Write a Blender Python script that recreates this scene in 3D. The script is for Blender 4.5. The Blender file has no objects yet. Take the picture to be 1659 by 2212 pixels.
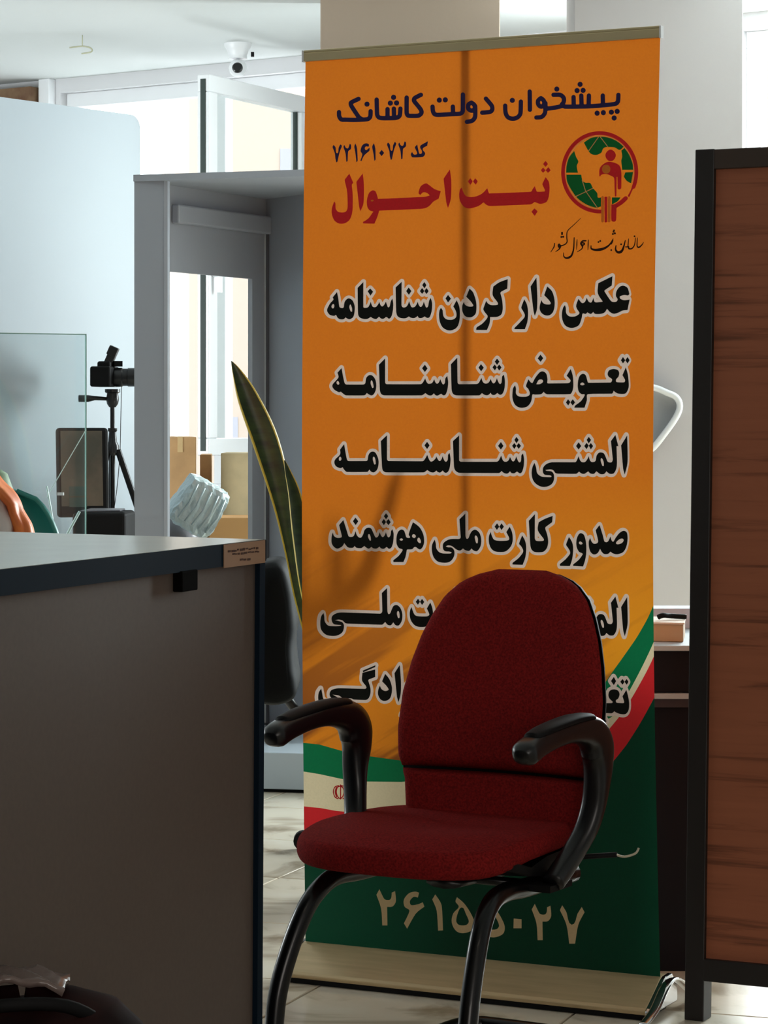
import bpy, math, random
import numpy as np
from mathutils import Vector, Matrix
from mathutils.geometry import tessellate_polygon

SC = bpy.context.scene
COL = SC.collection
F = 5700.0            # focal length in pixels of the 1659 x 2212 frame
CX, HY, CZ = 829.5, 900.0, 1.254   # centre column, horizon row, eye height

# ------------------------------------------------------------------ camera
cam_data = bpy.data.cameras.new('camera')
cam = bpy.data.objects.new('camera', cam_data)
COL.objects.link(cam)
cam.location = (0, 0, CZ)
cam.rotation_euler = (math.pi / 2, 0, 0)
cam_data.sensor_fit = 'VERTICAL'
cam_data.sensor_height = 36.0
cam_data.lens = F / 2212 * 36.0
cam_data.shift_y = -(1106 - HY) / 2212
cam_data.clip_end = 200
SC.camera = cam

# ------------------------------------------------------------------ world
world = bpy.data.worlds.new('daylight')
SC.world = world
world.use_nodes = True
wn = world.node_tree.nodes
wb = wn['Background']
wb.inputs[0].default_value = (0.92, 0.95, 1.0, 1)
wb.inputs[1].default_value = 7.5

SC.view_settings.view_transform = 'Standard'
SC.view_settings.look = 'None'
SC.view_settings.exposure = 0.0
SC.view_settings.gamma = 1.0
SC.view_settings.use_curve_mapping = False
SC.cycles.max_bounces = 10
SC.cycles.diffuse_bounces = 6
SC.cycles.sample_clamp_indirect = 6.0
SC.cycles.use_denoising = True


def area(name, loc, target, sx, sy, power, color, portal=False):
    d = bpy.data.lights.new(name, 'AREA')
    d.shape = 'RECTANGLE'
    d.size, d.size_y = sx, sy
    d.energy = power
    d.color = color
    o = bpy.data.objects.new(name, d)
    COL.objects.link(o)
    o.location = loc
    v = Vector(target) - Vector(loc)
    o.rotation_euler = v.to_track_quat('-Z', 'Y').to_euler()
    if portal:
        d.cycles.is_portal = True
    return o


# daylight through the far windows, and unseen fill lamps added to the room
area('window_2_daylight', (2.57, 10.50, 1.92), (0.87, 8.03, 1.75), 2.1, 1.85, 500, (0.90, 0.96, 0.98))
area('window_1_skylight', (-0.7, 14.3, 4.1), (-0.5, 11.4, 1.2), 1.8, 1.2, 330, (0.93, 0.97, 1.0))
area('window_1_bounce_fill', (-0.9, 13.7, 0.25), (-0.8, 10.6, 3.2), 1.8, 0.7, 70, (0.90, 0.97, 0.98))  # added lamp hidden below the sill, lifts the ceiling like ground bounce
area('left_ceiling_fill', (-4.6, 9.2, 1.5), (-0.8, 10.6, 2.94), 3.0, 1.6, 300, (0.90, 0.97, 0.98))  # added fill aimed at the ceiling; the left wall has no window
area('front_fill', (1.2, -3.05, 1.7), (0.4, 4.0, 1.1), 2.6, 1.8, 72, (1.0, 0.93, 0.86))  # added fill from behind the camera; that wall has no opening
area('overhead_fill', (0.4, 1.4, 2.9), (0.4, 1.4, 0), 1.2, 0.3, 3, (1.0, 0.86, 0.68))  # added weak warm fill overhead, with no fitting

# ------------------------------------------------------------------ helpers
def P(px, py, Y):
    """point of the room at depth Y that the photo shows at (px, py)"""
    return Vector(((px - CX) / F * Y, Y, CZ - (py - HY) / F * Y))


def X(px, Y):
    return (px - CX) / F * Y


class MB:
    def __init__(s):
        s.v, s.f, s.m = [], [], []

    def add(s, vs, fs, mi=0):
        b = len(s.v)
        s.v += [tuple(v) for v in vs]
        s.f += [tuple(b + i for i in f) for f in fs]
        s.m += [mi] * len(fs)
        return s

    def box(s, c, size, rz=0.0, mi=0, M=None):
        hx, hy, hz = size[0] / 2, size[1] / 2, size[2] / 2
        vs = []
        R = Matrix.Rotation(rz, 3, 'Z') if M is None else M
        for dz in (-hz, hz):
            for dx, dy in ((-hx, -hy), (hx, -hy), (hx, hy), (-hx, hy)):
                vs.append(Vector(c) + R @ Vector((dx, dy, dz)))
        return s.add(vs, [(3, 2, 1, 0), (4, 5, 6, 7), (0, 1, 5, 4), (1, 2, 6, 5), (2, 3, 7, 6), (3, 0, 4, 7)], mi)

    def prism(s, poly, z0, z1, mi=0, shift=(0, 0)):
        n = len(poly)
        a = sum(poly[i][0] * poly[(i + 1) % n][1] - poly[(i + 1) % n][0] * poly[i][1] for i in range(n))
        if a < 0:
            poly = poly[::-1]
        vs = [(x + shift[0], y + shift[1], z0) for x, y in poly] + [(x, y, z1) for x, y in poly]
        fs = [tuple(range(n - 1, -1, -1)), tuple(range(n, 2 * n))]
        fs += [(i, (i + 1) % n, n + (i + 1) % n, n + i) for i in range(n)]
        return s.add(vs, fs, mi)

    def slab(s, a, b, th, z0, z1, mi=0):
        """upright board from plan point a to plan point b, thickness th to the left of a->b"""
        a, b = Vector(a), Vector(b)
        d = (b - a).normalized()
        n = Vector((-d.y, d.x)) * th
        return s.prism([tuple(a), tuple(b), tuple(b + n), tuple(a + n)], z0, z1, mi)

    def tube(s, path, r, seg=12, cap=True, flat=1.0, mi=0):
        path = [Vector(p) for p in path]
        n = len(path)
        rr = r if isinstance(r, (list, tuple)) else [r] * n
        T = []
        for i in range(n):
            t = path[min(i + 1, n - 1)] - path[max(i - 1, 0)]
            T.append(t.normalized())
        up = Vector((0, 0, 1)) if abs(T[0].z) < 0.9 else Vector((1, 0, 0))
        nrm = (up - T[0] * up.dot(T[0])).normalized()
        vs, fs = [], []
        for i in range(n):
            nrm = (nrm - T[i] * nrm.dot(T[i])).normalized()
            bn = T[i].cross(nrm)
            for k in range(seg):
                a = 2 * math.pi * k / seg
                vs.append(path[i] + nrm * math.cos(a) * rr[i] + bn * math.sin(a) * rr[i] * flat)
        for i in range(n - 1):
            for k in range(seg):
                k2 = (k + 1) % seg
                fs.append((i * seg + k, i * seg + k2, (i + 1) * seg + k2, (i + 1) * seg + k))
        if cap:
            fs.append(tuple(range(seg - 1, -1, -1)))
            fs.append(tuple((n - 1) * seg + k for k in range(seg)))
        return s.add(vs, fs, mi)

    def lathe(s, c, prof, seg=24, M=None, mi=0):
        M = M or Matrix.Identity(3)
        vs, fs = [], []
        n = len(prof)
        for r, z in prof:
            for k in range(seg):
                a = 2 * math.pi * k / seg
                vs.append(Vector(c) + M @ Vector((r * math.cos(a), r * math.sin(a), z)))
        for i in range(n - 1):
            for k in range(seg):
                k2 = (k + 1) % seg
                fs.append((i * seg + k, i * seg + k2, (i + 1) * seg + k2, (i + 1) * seg + k))
        fs.append(tuple(range(seg - 1, -1, -1)))
        fs.append(tuple((n - 1) * seg + k for k in range(seg)))
        return s.add(vs, fs, mi)

    def grid(s, fn, nu, nv, closeu=False, mi=0):
        vs, fs = [], []
        for j in range(nv + 1):
            for i in range(nu + (0 if closeu else 1)):
                vs.append(fn(i / nu, j / nv))
        w = nu if closeu else nu + 1
        for j in range(nv):
            for i in range(nu):
                i2 = (i + 1) % w
                fs.append((j * w + i, j * w + i2, (j + 1) * w + i2, (j + 1) * w + i))
        return s.add(vs, fs, mi)

    def build(s, name, mat, parent=None, smooth=False, bevel=0.0, segs=2, solid=0.0, subsurf=0, autos=None):
        me = bpy.data.meshes.new(name)
        base = Vector((0, 0, 0))
        me.from_pydata(s.v, [], s.f)
        me.update()
        mats = mat if isinstance(mat, (list, tuple)) else [mat]
        for m in mats:
            me.materials.append(m)
        if len(mats) > 1:
            me.polygons.foreach_set('material_index', s.m)
        if smooth:
            me.polygons.foreach_set('use_smooth', [True] * len(me.polygons))
            if autos:
                me.set_sharp_from_angle(angle=math.radians(autos))
        o = bpy.data.objects.new(name, me)
        COL.objects.link(o)
        if parent is not None:
            o.parent = parent
            o.matrix_parent_inverse = parent_world(parent).inverted()
        if solid:
            md = o.modifiers.new('solid', 'SOLIDIFY')
            md.thickness = solid
            md.offset = 0
        if bevel:
            md = o.modifiers.new('bevel', 'BEVEL')
            md.width = bevel
            md.segments = segs
            md.limit_method = 'ANGLE'
        if subsurf:
            md = o.modifiers.new('sub', 'SUBSURF')
            md.levels = md.render_levels = subsurf
        return o


def parent_world(o):
    M = Matrix.LocRotScale(o.location, o.rotation_euler, o.scale)
    if o.parent is not None:
        return parent_world(o.parent) @ o.matrix_parent_inverse @ M
    return M


def tag(o, label=None, cat=None, group=None, kind=None):
    if label: o['label'] = label
    if cat: o['category'] = cat
    if group: o['group'] = group
    if kind: o['kind'] = kind
    return o


def thing(name, label, cat, loc, rz=0.0, group=None):
    o = bpy.data.objects.new(name, None)
    o.empty_display_size = 0.1
    COL.objects.link(o)
    o.location = loc
    o.rotation_euler = (0, 0, rz)
    return tag(o, label, cat, group)


def struct(o):
    o['kind'] = 'structure'
    return o


def spline(pts, sub=6):
    pts = [Vector(p) for p in pts]
    out = []
    n = len(pts)
    for i in range(n - 1):
        p0, p1, p2, p3 = pts[max(i - 1, 0)], pts[i], pts[i + 1], pts[min(i + 2, n - 1)]
        for k in range(sub):
            t = k / sub
            out.append(0.5 * ((2 * p1) + (p2 - p0) * t + (2 * p0 - 5 * p1 + 4 * p2 - p3) * t * t + (3 * p1 - p0 - 3 * p2 + p3) * t ** 3))
    out.append(pts[-1])
    return out


# ------------------------------------------------------------------ materials
def lin(c):
    return tuple((x / 12.92 if x <= 0.04045 else ((x + 0.055) / 1.055) ** 2.4) for x in [v / 255 for v in c])


def mat(name, rgb, rough=0.6, metal=0.0, noise=0.0, nscale=40.0, bump=0.0, bscale=200.0, spec=0.5, coat=0.0,
        emit=None, alpha=None, trans=0.0, sheen=0.0, stretch=None, rgb2=None):
    m = bpy.data.materials.new(name)
    m.use_nodes = True
    nt = m.node_tree
    b = nt.nodes['Principled BSDF']
    c = lin(rgb)
    b.inputs['Base Color'].default_value = (*c, 1)
    b.inputs['Roughness'].default_value = rough
    b.inputs['Metallic'].default_value = metal
    b.inputs['Specular IOR Level'].default_value = spec
    b.inputs['Coat Weight'].default_value = coat
    b.inputs['Transmission Weight'].default_value = trans
    b.inputs['Sheen Weight'].default_value = sheen
    tc = nt.nodes.new('ShaderNodeTexCoord')
    mp = nt.nodes.new('ShaderNodeMapping')
    nt.links.new(tc.outputs['Object'], mp.inputs[0])
    if stretch:
        mp.inputs['Scale'].default_value = stretch
    if noise or rgb2:
        n = nt.nodes.new('ShaderNodeTexNoise')
        n.inputs['Scale'].default_value = nscale
        n.inputs['Detail'].default_value = 5
        nt.links.new(mp.outputs[0], n.inputs['Vector'])
        mx = nt.nodes.new('ShaderNodeMix')
        mx.data_type = 'RGBA'
        c2 = lin(rgb2) if rgb2 else tuple(x * (1 - noise) for x in c)
        c1 = c if rgb2 else tuple(min(1, x * (1 + noise * 0.6)) for x in c)
        mx.inputs[6].default_value = (*c1, 1)
        mx.inputs[7].default_value = (*c2, 1)
        r = nt.nodes.new('ShaderNodeMapRange')
        r.inputs[1].default_value = 0.35
        r.inputs[2].default_value = 0.68
        nt.links.new(n.outputs[0], r.inputs[0])
        nt.links.new(r.outputs[0], mx.inputs[0])
        nt.links.new(mx.outputs[2], b.inputs['Base Color'])
    if bump:
        n2 = nt.nodes.new('ShaderNodeTexNoise')
        n2.inputs['Scale'].default_value = bscale
        n2.inputs['Detail'].default_value = 3
        nt.links.new(mp.outputs[0], n2.inputs['Vector'])
        bp = nt.nodes.new('ShaderNodeBump')
        bp.inputs['Strength'].default_value = bump
        bp.inputs['Distance'].default_value = 0.002
        nt.links.new(n2.outputs[0], bp.inputs['Height'])
        nt.links.new(bp.outputs[0], b.inputs['Normal'])
    if emit:
        b.inputs['Emission Color'].default_value = (*lin(emit[0]), 1)
        b.inputs['Emission Strength'].default_value = emit[1]
    return m


def print_mat(name, rgb, rgb2=None, tl=0.35, kind='plain'):
    """printed vinyl cloth: diffuse print that lets some light through"""
    m = bpy.data.materials.new(name)
    m.use_nodes = True
    nt = m.node_tree
    nt.nodes.clear()
    out = nt.nodes.new('ShaderNodeOutputMaterial')
    add = nt.nodes.new('ShaderNodeMixShader')
    d = nt.nodes.new('ShaderNodeBsdfPrincipled')
    d.inputs['Roughness'].default_value = 0.55
    d.inputs['Specular IOR Level'].default_value = 0.25
    t = nt.nodes.new('ShaderNodeBsdfTranslucent')
    add.inputs[0].default_value = tl
    nt.links.new(d.outputs[0], add.inputs[1])
    nt.links.new(t.outputs[0], add.inputs[2])
    nt.links.new(add.outputs[0], out.inputs[0])
    tc = nt.nodes.new('ShaderNodeTexCoord')
    if rgb2 is None:
        rgb2 = tuple(int(v * 0.93) for v in rgb)
    mx = nt.nodes.new('ShaderNodeMix')
    mx.data_type = 'RGBA'
    mx.inputs[6].default_value = (*lin(rgb), 1)
    mx.inputs[7].default_value = (*lin(rgb2), 1)
    n = nt.nodes.new('ShaderNodeTexNoise')
    mp = nt.nodes.new('ShaderNodeMapping')
    nt.links.new(tc.outputs['Object'], mp.inputs[0])
    nt.links.new(mp.outputs[0], n.inputs['Vector'])
    if kind == 'plain':
        n.inputs['Scale'].default_value = 220
        n.inputs['Detail'].default_value = 3
        nt.links.new(n.outputs[0], mx.inputs[0])
        col = mx.outputs[2]
    else:
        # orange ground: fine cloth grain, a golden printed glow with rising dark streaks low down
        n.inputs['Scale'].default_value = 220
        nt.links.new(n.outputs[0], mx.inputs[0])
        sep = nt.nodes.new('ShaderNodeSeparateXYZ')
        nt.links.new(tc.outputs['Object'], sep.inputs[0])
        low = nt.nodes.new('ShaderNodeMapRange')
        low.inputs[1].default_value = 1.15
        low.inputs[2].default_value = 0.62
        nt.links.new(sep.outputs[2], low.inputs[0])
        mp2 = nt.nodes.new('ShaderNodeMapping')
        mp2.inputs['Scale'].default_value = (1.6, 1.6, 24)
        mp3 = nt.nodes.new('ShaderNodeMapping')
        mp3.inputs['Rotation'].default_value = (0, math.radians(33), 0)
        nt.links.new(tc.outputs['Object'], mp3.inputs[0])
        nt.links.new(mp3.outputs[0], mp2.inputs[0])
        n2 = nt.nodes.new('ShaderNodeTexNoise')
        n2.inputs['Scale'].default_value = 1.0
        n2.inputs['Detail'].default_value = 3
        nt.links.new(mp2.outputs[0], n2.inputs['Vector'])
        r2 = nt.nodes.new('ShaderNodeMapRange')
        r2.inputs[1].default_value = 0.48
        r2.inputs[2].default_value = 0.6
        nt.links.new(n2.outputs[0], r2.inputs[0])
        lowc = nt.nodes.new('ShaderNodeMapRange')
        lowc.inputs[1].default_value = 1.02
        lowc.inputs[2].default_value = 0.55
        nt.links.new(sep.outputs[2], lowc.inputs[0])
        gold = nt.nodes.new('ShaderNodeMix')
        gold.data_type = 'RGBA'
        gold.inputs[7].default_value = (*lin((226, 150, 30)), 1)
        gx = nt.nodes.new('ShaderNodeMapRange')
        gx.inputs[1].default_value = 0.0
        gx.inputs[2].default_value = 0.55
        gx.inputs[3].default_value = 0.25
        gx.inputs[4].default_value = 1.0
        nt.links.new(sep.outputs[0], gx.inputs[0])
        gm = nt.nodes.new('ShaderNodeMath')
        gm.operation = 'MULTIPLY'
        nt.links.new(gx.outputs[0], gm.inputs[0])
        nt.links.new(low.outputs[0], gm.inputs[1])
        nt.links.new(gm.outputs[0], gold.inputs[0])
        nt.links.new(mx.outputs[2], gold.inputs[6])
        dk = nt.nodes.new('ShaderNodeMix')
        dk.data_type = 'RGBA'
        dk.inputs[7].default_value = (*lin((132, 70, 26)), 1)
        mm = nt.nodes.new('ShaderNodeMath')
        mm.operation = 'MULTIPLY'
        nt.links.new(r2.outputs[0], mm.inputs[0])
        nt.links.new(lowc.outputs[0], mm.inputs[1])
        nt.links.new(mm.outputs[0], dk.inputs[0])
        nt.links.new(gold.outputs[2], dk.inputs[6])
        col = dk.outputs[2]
    nt.links.new(col, d.inputs['Base Color'])
    nt.links.new(col, t.inputs['Color'])
    return m


def glass_mat(name, rgb=(248, 251, 250), rough=0.0, op=0.12):
    """thin pane: mostly see-through, a little reflection and tint"""
    m = bpy.data.materials.new(name)
    m.use_nodes = True
    nt = m.node_tree
    nt.nodes.clear()
    out = nt.nodes.new('ShaderNodeOutputMaterial')
    tr = nt.nodes.new('ShaderNodeBsdfTransparent')
    tr.inputs[0].default_value = (*lin(rgb), 1)
    gl = nt.nodes.new('ShaderNodeBsdfGlossy')
    gl.inputs['Roughness'].default_value = rough
    mx = nt.nodes.new('ShaderNodeMixShader')
    fr = nt.nodes.new('ShaderNodeLayerWeight')
    fr.inputs[0].default_value = 0.5
    pw = nt.nodes.new('ShaderNodeMath')
    pw.operation = 'POWER'
    pw.inputs[1].default_value = 4.0
    nt.links.new(fr.outputs['Facing'], pw.inputs[0])
    sc_n = nt.nodes.new('ShaderNodeMath')
    sc_n.operation = 'MULTIPLY_ADD'
    sc_n.inputs[1].default_value = 0.6
    sc_n.inputs[2].default_value = 0.03
    nt.links.new(pw.outputs[0], sc_n.inputs[0])
    nt.links.new(sc_n.outputs[0], mx.inputs[0])
    nt.links.new(tr.outputs[0], mx.inputs[1])
    nt.links.new(gl.outputs[0], mx.inputs[2])
    if op:
        df = nt.nodes.new('ShaderNodeBsdfDiffuse')
        df.inputs[0].default_value = (*lin((190, 205, 205)), 1)
        m2 = nt.nodes.new('ShaderNodeMixShader')
        m2.inputs[0].default_value = op
        nt.links.new(mx.outputs[0], m2.inputs[1])
        nt.links.new(df.outputs[0], m2.inputs[2])
        nt.links.new(m2.outputs[0], out.inputs[0])
    else:
        nt.links.new(mx.outputs[0], out.inputs[0])
    return m


def wood_mat(name, c1, c2, rough=0.5):
    m = bpy.data.materials.new(name)
    m.use_nodes = True
    nt = m.node_tree
    b = nt.nodes['Principled BSDF']
    b.inputs['Roughness'].default_value = rough
    b.inputs['Specular IOR Level'].default_value = 0.3
    tc = nt.nodes.new('ShaderNodeTexCoord')
    mp = nt.nodes.new('ShaderNodeMapping')
    mp.inputs['Scale'].default_value = (1.3, 1.3, 26)
    nt.links.new(tc.outputs['Object'], mp.inputs[0])
    n = nt.nodes.new('ShaderNodeTexNoise')
    n.inputs['Scale'].default_value = 1.6
    n.inputs['Detail'].default_value = 8
    n.inputs['Roughness'].default_value = 0.62
    n.inputs['Distortion'].default_value = 0.5
    nt.links.new(mp.outputs[0], n.inputs['Vector'])
    cr = nt.nodes.new('ShaderNodeValToRGB')
    e = cr.color_ramp.elements
    e[0].position, e[0].color = 0.33, (*lin(c2), 1)
    e[1].position, e[1].color = 0.47, (*lin(c1), 1)
    ee = e.new(0.75); ee.color = (*[x * 1.12 for x in lin(c1)], 1)
    nt.links.new(n.outputs[0], cr.inputs[0])
    nt.links.new(cr.outputs[0], b.inputs['Base Color'])
    bp = nt.nodes.new('ShaderNodeBump')
    bp.inputs['Strength'].default_value = 0.25
    bp.inputs['Distance'].default_value = 0.002
    nt.links.new(n.outputs[0], bp.inputs['Height'])
    nt.links.new(bp.outputs[0], b.inputs['Normal'])
    return m


def marble_mat(name):
    m = bpy.data.materials.new(name)
    m.use_nodes = True
    nt = m.node_tree
    b = nt.nodes['Principled BSDF']
    b.inputs['Roughness'].default_value = 0.16
    b.inputs['Specular IOR Level'].default_value = 0.45
    tc = nt.nodes.new('ShaderNodeTexCoord')
    n = nt.nodes.new('ShaderNodeTexNoise')
    n.inputs['Scale'].default_value = 1.9
    n.inputs['Detail'].default_value = 9
    n.inputs['Distortion'].default_value = 1.6
    nt.links.new(tc.outputs['Object'], n.inputs['Vector'])
    cr = nt.nodes.new('ShaderNodeValToRGB')
    e = cr.color_ramp.elements
    e[0].position, e[0].color = 0.36, (*lin((160, 144, 122)), 1)
    e[1].position, e[1].color = 0.47, (*lin((226, 214, 194)), 1)
    ee = e.new(0.7); ee.color = (*lin((236, 228, 212)), 1)
    nt.links.new(n.outputs[0], cr.inputs[0])
    nt.links.new(cr.outputs[0], b.inputs['Base Color'])
    return m


M = {}
M['wall'] = mat('white_plaster', (206, 206, 208), 0.85, bump=0.15, bscale=60)
M['wall_beige'] = mat('beige_plaster', (156, 140, 124), 0.85, bump=0.15, bscale=60)
M['wall_grey'] = mat('grey_plaster', (190, 186, 186), 0.85, bump=0.15, bscale=60)
M['frame'] = mat('white_window_plastic', (226, 228, 230), 0.35)
M['gasket'] = mat('dark_rubber_gasket', (28, 44, 38), 0.6)
M['laminate'] = mat('white_laminate', (176, 187, 196), 0.45)
M['booth'] = mat('grey_white_laminate', (164, 169, 178), 0.5)
M['black'] = mat('black_plastic', (16, 16, 18), 0.32)
M['black_matte'] = mat('matte_black_plastic', (13, 12, 13), 0.65, spec=0.2)
M['black_metal'] = mat('glossy_black_tube', (8, 8, 9), 0.28, coat=0.15, spec=0.35)
M['card'] = mat('brown_cardboard', (190, 150, 104), 0.85, noise=0.12, nscale=12)
M['card_pale'] = mat('pale_cardboard', (196, 178, 140), 0.85, noise=0.2, nscale=9)
M['chrome'] = mat('chrome', (215, 215, 215), 0.08, metal=1.0)
M['alu'] = mat('brushed_aluminium', (205, 202, 196), 0.34, metal=1.0, noise=0.1, nscale=6, stretch=(1, 1, 60))
M['marble'] = marble_mat('cream_marble_tile')
M['glass'] = glass_mat('window_glass', op=0.0)

# ------------------------------------------------------------------ the room
CEIL = 2.94
WL, WR = Vector((-1.642, 13.188)), Vector((-0.377, 12.320))      # ends of the visible window wall
wd = (WR - WL).normalized()                                    # along the window wall
wnrm = Vector((-wd.y, wd.x))                                   # outwards (away from the camera)


def W(s, out=0.0):
    """plan point s metres along the window wall from its left visible end"""
    p = WL + wd * s + wnrm * out
    return (p.x, p.y)


ANG_W = math.atan2(wd.y, wd.x)
S_L, S_R = -3.7, 6.4                     # wall extent
O1, O2 = 0.03, 1.60                      # window_1 opening
O3, O4 = 3.80, 6.15                       # window_2 opening
Z1, Z2 = 0.86, 2.87                      # sill and head heights

mb = MB()
for a, b in ((S_L, O1), (O2, O3), (O4, S_R)):
    mb.slab(W(a), W(b), 0.22, 0, CEIL)
for a, b in ((O1, O2), (O3, O4)):
    mb.slab(W(a), W(b), 0.22, 0, Z1)
    mb.slab(W(a), W(b), 0.22, Z2, CEIL)
struct(mb.build('wall_back', M['wall']))

WE = W(S_R)
mb = MB(); mb.slab((WE[0] , -3.2), (WE[0], WE[1] + 0.1), -0.2, 0, CEIL)
struct(mb.build('wall_right', M['wall']))
WS = W(S_L)
mb = MB(); mb.slab((WS[0], -3.2), (WS[0], WS[1] + 0.2), 0.2, 0, CEIL)
struct(mb.build('wall_left', M['wall']))
mb = MB(); mb.slab((WS[0] - 0.2, -3.2), (WE[0] + 0.2, -3.2), -0.2, 0, CEIL)
struct(mb.build('wall_front', M['wall_beige']))

# ceiling with an old water stain near the windows
ceil_m = mat('ceiling_paint', (202, 206, 205), 0.9, bump=0.3, bscale=25)
nt = ceil_m.node_tree
bs = nt.nodes['Principled BSDF']
tc = nt.nodes.new('ShaderNodeTexCoord')
mp = nt.nodes.new('ShaderNodeMapping')
mp.inputs['Location'].default_value = (1.35 / 1.0, -12.76 / 0.36, 0)
mp.inputs['Scale'].default_value = (1.0, 1 / 0.36, 1)
mp.vector_type = 'POINT'
nt.links.new(tc.outputs['Object'], mp.inputs[0])
ln = nt.nodes.new('ShaderNodeVectorMath'); ln.operation = 'LENGTH'
nz = nt.nodes.new('ShaderNodeTexNoise'); nz.inputs['Scale'].default_value = 5
nt.links.new(tc.outputs['Object'], nz.inputs['Vector'])
nt.links.new(mp.outputs[0], ln.inputs[0])
ad = nt.nodes.new('ShaderNodeMath'); ad.operation = 'ADD'
nt.links.new(ln.outputs['Value'], ad.inputs[0]); nt.links.new(nz.outputs[0], ad.inputs[1])
rg = nt.nodes.new('ShaderNodeMapRange')
rg.inputs[1].default_value, rg.inputs[2].default_value = 1.35, 0.6
rg.inputs[3].default_value, rg.inputs[4].default_value = 0.0, 0.55
nt.links.new(ad.outputs[0], rg.inputs[0])
mxc = nt.nodes.new('ShaderNodeMix'); mxc.data_type = 'RGBA'
mxc.inputs[6].default_value = (*lin((202, 206, 205)), 1)
mxc.inputs[7].default_value = (*lin((206, 198, 160)), 1)
nt.links.new(rg.outputs[0], mxc.inputs[0])
nt.links.new(mxc.outputs[2], bs.inputs['Base Color'])
mb = MB(); mb.prism([(WS[0] - .2, -3.4), (WE[0] + .2, -3.4), (WE[0] + .2, WE[1]), W(S_R, 0.22), W(S_L, 0.22), (WS[0] - .2, WS[1])], CEIL, CEIL + 0.2)
struct(mb.build('ceiling', ceil_m))

# floor slab in grout colour with the marble tiles laid on it
grout = mat('grey_grout', (96, 88, 78), 0.9)
mb = MB(); mb.prism([(WS[0] - .2, -3.4), (WE[0] + .2, -3.4), (WE[0] + .2, WE[1]), W(S_R, 0.22), W(S_L, 0.22), (WS[0] - .2, WS[1])], -0.2125, -0.0125)
floor = struct(mb.build('floor', grout))
TS, GAP = 0.6, 0.006
fr = math.radians(-20)
tile_me = None
Rf = Matrix.Rotation(fr, 3, 'Z')
rnd = random.Random(4)
for i in range(-6, 10):
    for j in range(-1, 18):
        c = Rf @ Vector((i * TS, j * TS + 0.22, 0)) + Vector((-0.9, 1.1, 0))
        if not (-2.2 < c.x < 2.4 and 2.8 < c.y < 10.4):
            continue
        if tile_me is None:
            mbt = MB(); h = TS / 2 - GAP / 2
            b0 = 0.0015
            vs = [(-h, -h, -.0125), (h, -h, -.0125), (h, h, -.0125), (-h, h, -.0125),
                  (-h, -h, -b0), (h, -h, -b0), (h, h, -b0), (-h, h, -b0),
                  (-h + b0, -h + b0, 0), (h - b0, -h + b0, 0), (h - b0, h - b0, 0), (-h + b0, h - b0, 0)]
            fs = [(8, 9, 10, 11)] + [(k, (k + 1) % 4, 4 + (k + 1) % 4, 4 + k) for k in range(4)] + \
                 [(4 + k, 4 + (k + 1) % 4, 8 + (k + 1) % 4, 8 + k) for k in range(4)]
            mbt.add(vs, fs)
            o = mbt.build('tile', M['marble'], floor)
            tile_me = o.data
        else:
            o = bpy.data.objects.new('tile', tile_me)
            COL.objects.link(o)
            o.parent = floor
        o.location = (c.x, c.y, 0)
        o.rotation_euler = (0, 0, fr + rnd.choice((0, 1, 2, 3)) * math.pi / 2)
# plain tiled surround outside the area seen, one sheet just under tile level


# ---- windows
def wframe(name, s0, s1, z0, z1, w=0.06, th=0.06, out=0.05, mull=()):
    root = MB()
    for a, b, c, d in ((s0, s1, z0, z0 + w), (s0, s1, z1 - w, z1)):
        root.slab(W(a, out), W(b, out), th, c, d)
    for a, b in ((s0, s0 + w), (s1 - w, s1)) + tuple((m - w / 2, m + w / 2) for m in mull):
        root.slab(W(a, out), W(b, out), th, z0 + w, z1 - w)
    return root.build(name, M['frame'], bevel=0.004)


win1 = struct(wframe('window_1', O1, O2, Z1, Z2, w=0.07, mull=(1.0,)))
# fixed pane on the left, low fixed rail on the right under the open sash
mb = MB(); mb.slab(W(O1 + 0.07, 0.075), W(0.965, 0.075), 0.006, Z1 + 0.07, Z2 - 0.07)
mb.build('pane', M['glass'], win1)
mb = MB(); mb.slab(W(O1 - 0.02, -0.03), W(O2 + 0.02, -0.03), 0.14, Z1 - 0.03, Z1)
mb.build('window_sill', M['frame'], win1, bevel=0.004)
# the sash, hinged on the right, standing open into the room
hinge = P(668, 900, 12.242).xy
free = P(452, 900, 11.4).xy
sd = (hinge - free).normalized()
sn = Vector((-sd.y, sd.x))
zs0, zs1 = 1.085, 2.735


def SH(s, out=0.0):
    p = free + sd * s + sn * out
    return (p.x, p.y)


L = (hinge - free).length
mb = MB()
fw = 0.075
for c, d in ((zs0, zs0 + fw), (zs1 - fw, zs1)):
    mb.slab(SH(0), SH(L), 0.06, c, d)
for a, b in ((0, fw), (L - fw, L)):
    mb.slab(SH(a), SH(b), 0.06, zs0 + fw, zs1 - fw)
sash = mb.build('window_sash', M['frame'], win1, bevel=0.005)
mb = MB()
mb.slab(SH(-0.004, 0.018), SH(0.0, 0.018), 0.024, zs0 + 0.02, zs1 - 0.02)
mb.slab(SH(fw, 0.022), SH(fw + 0.008, 0.022), 0.02, zs0 + fw, zs1 - fw)
mb.slab(SH(L - fw - 0.008, 0.022), SH(L - fw, 0.022), 0.02, zs0 + fw, zs1 - fw)
mb.build('gasket', M['gasket'], sash)
mb = MB(); mb.slab(SH(fw, 0.028), SH(L - fw, 0.028), 0.006, zs0 + fw, zs1 - fw)
mb.build('sash_pane', M['glass'], sash)
mb = MB()
hc = Vector((*SH(0.036, -0.012), 1.92))
mb.box(hc, (0.03, 0.03, 0.12), math.atan2(sd.y, sd.x))
mb.box(hc + Vector((0, 0, -0.06)) + Vector((*(-sn * 0.02), 0)), (0.02, 0.02, 0.14), math.atan2(sd.y, sd.x))
mb.build('window_handle', M['frame'], sash, bevel=0.004)

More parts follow.
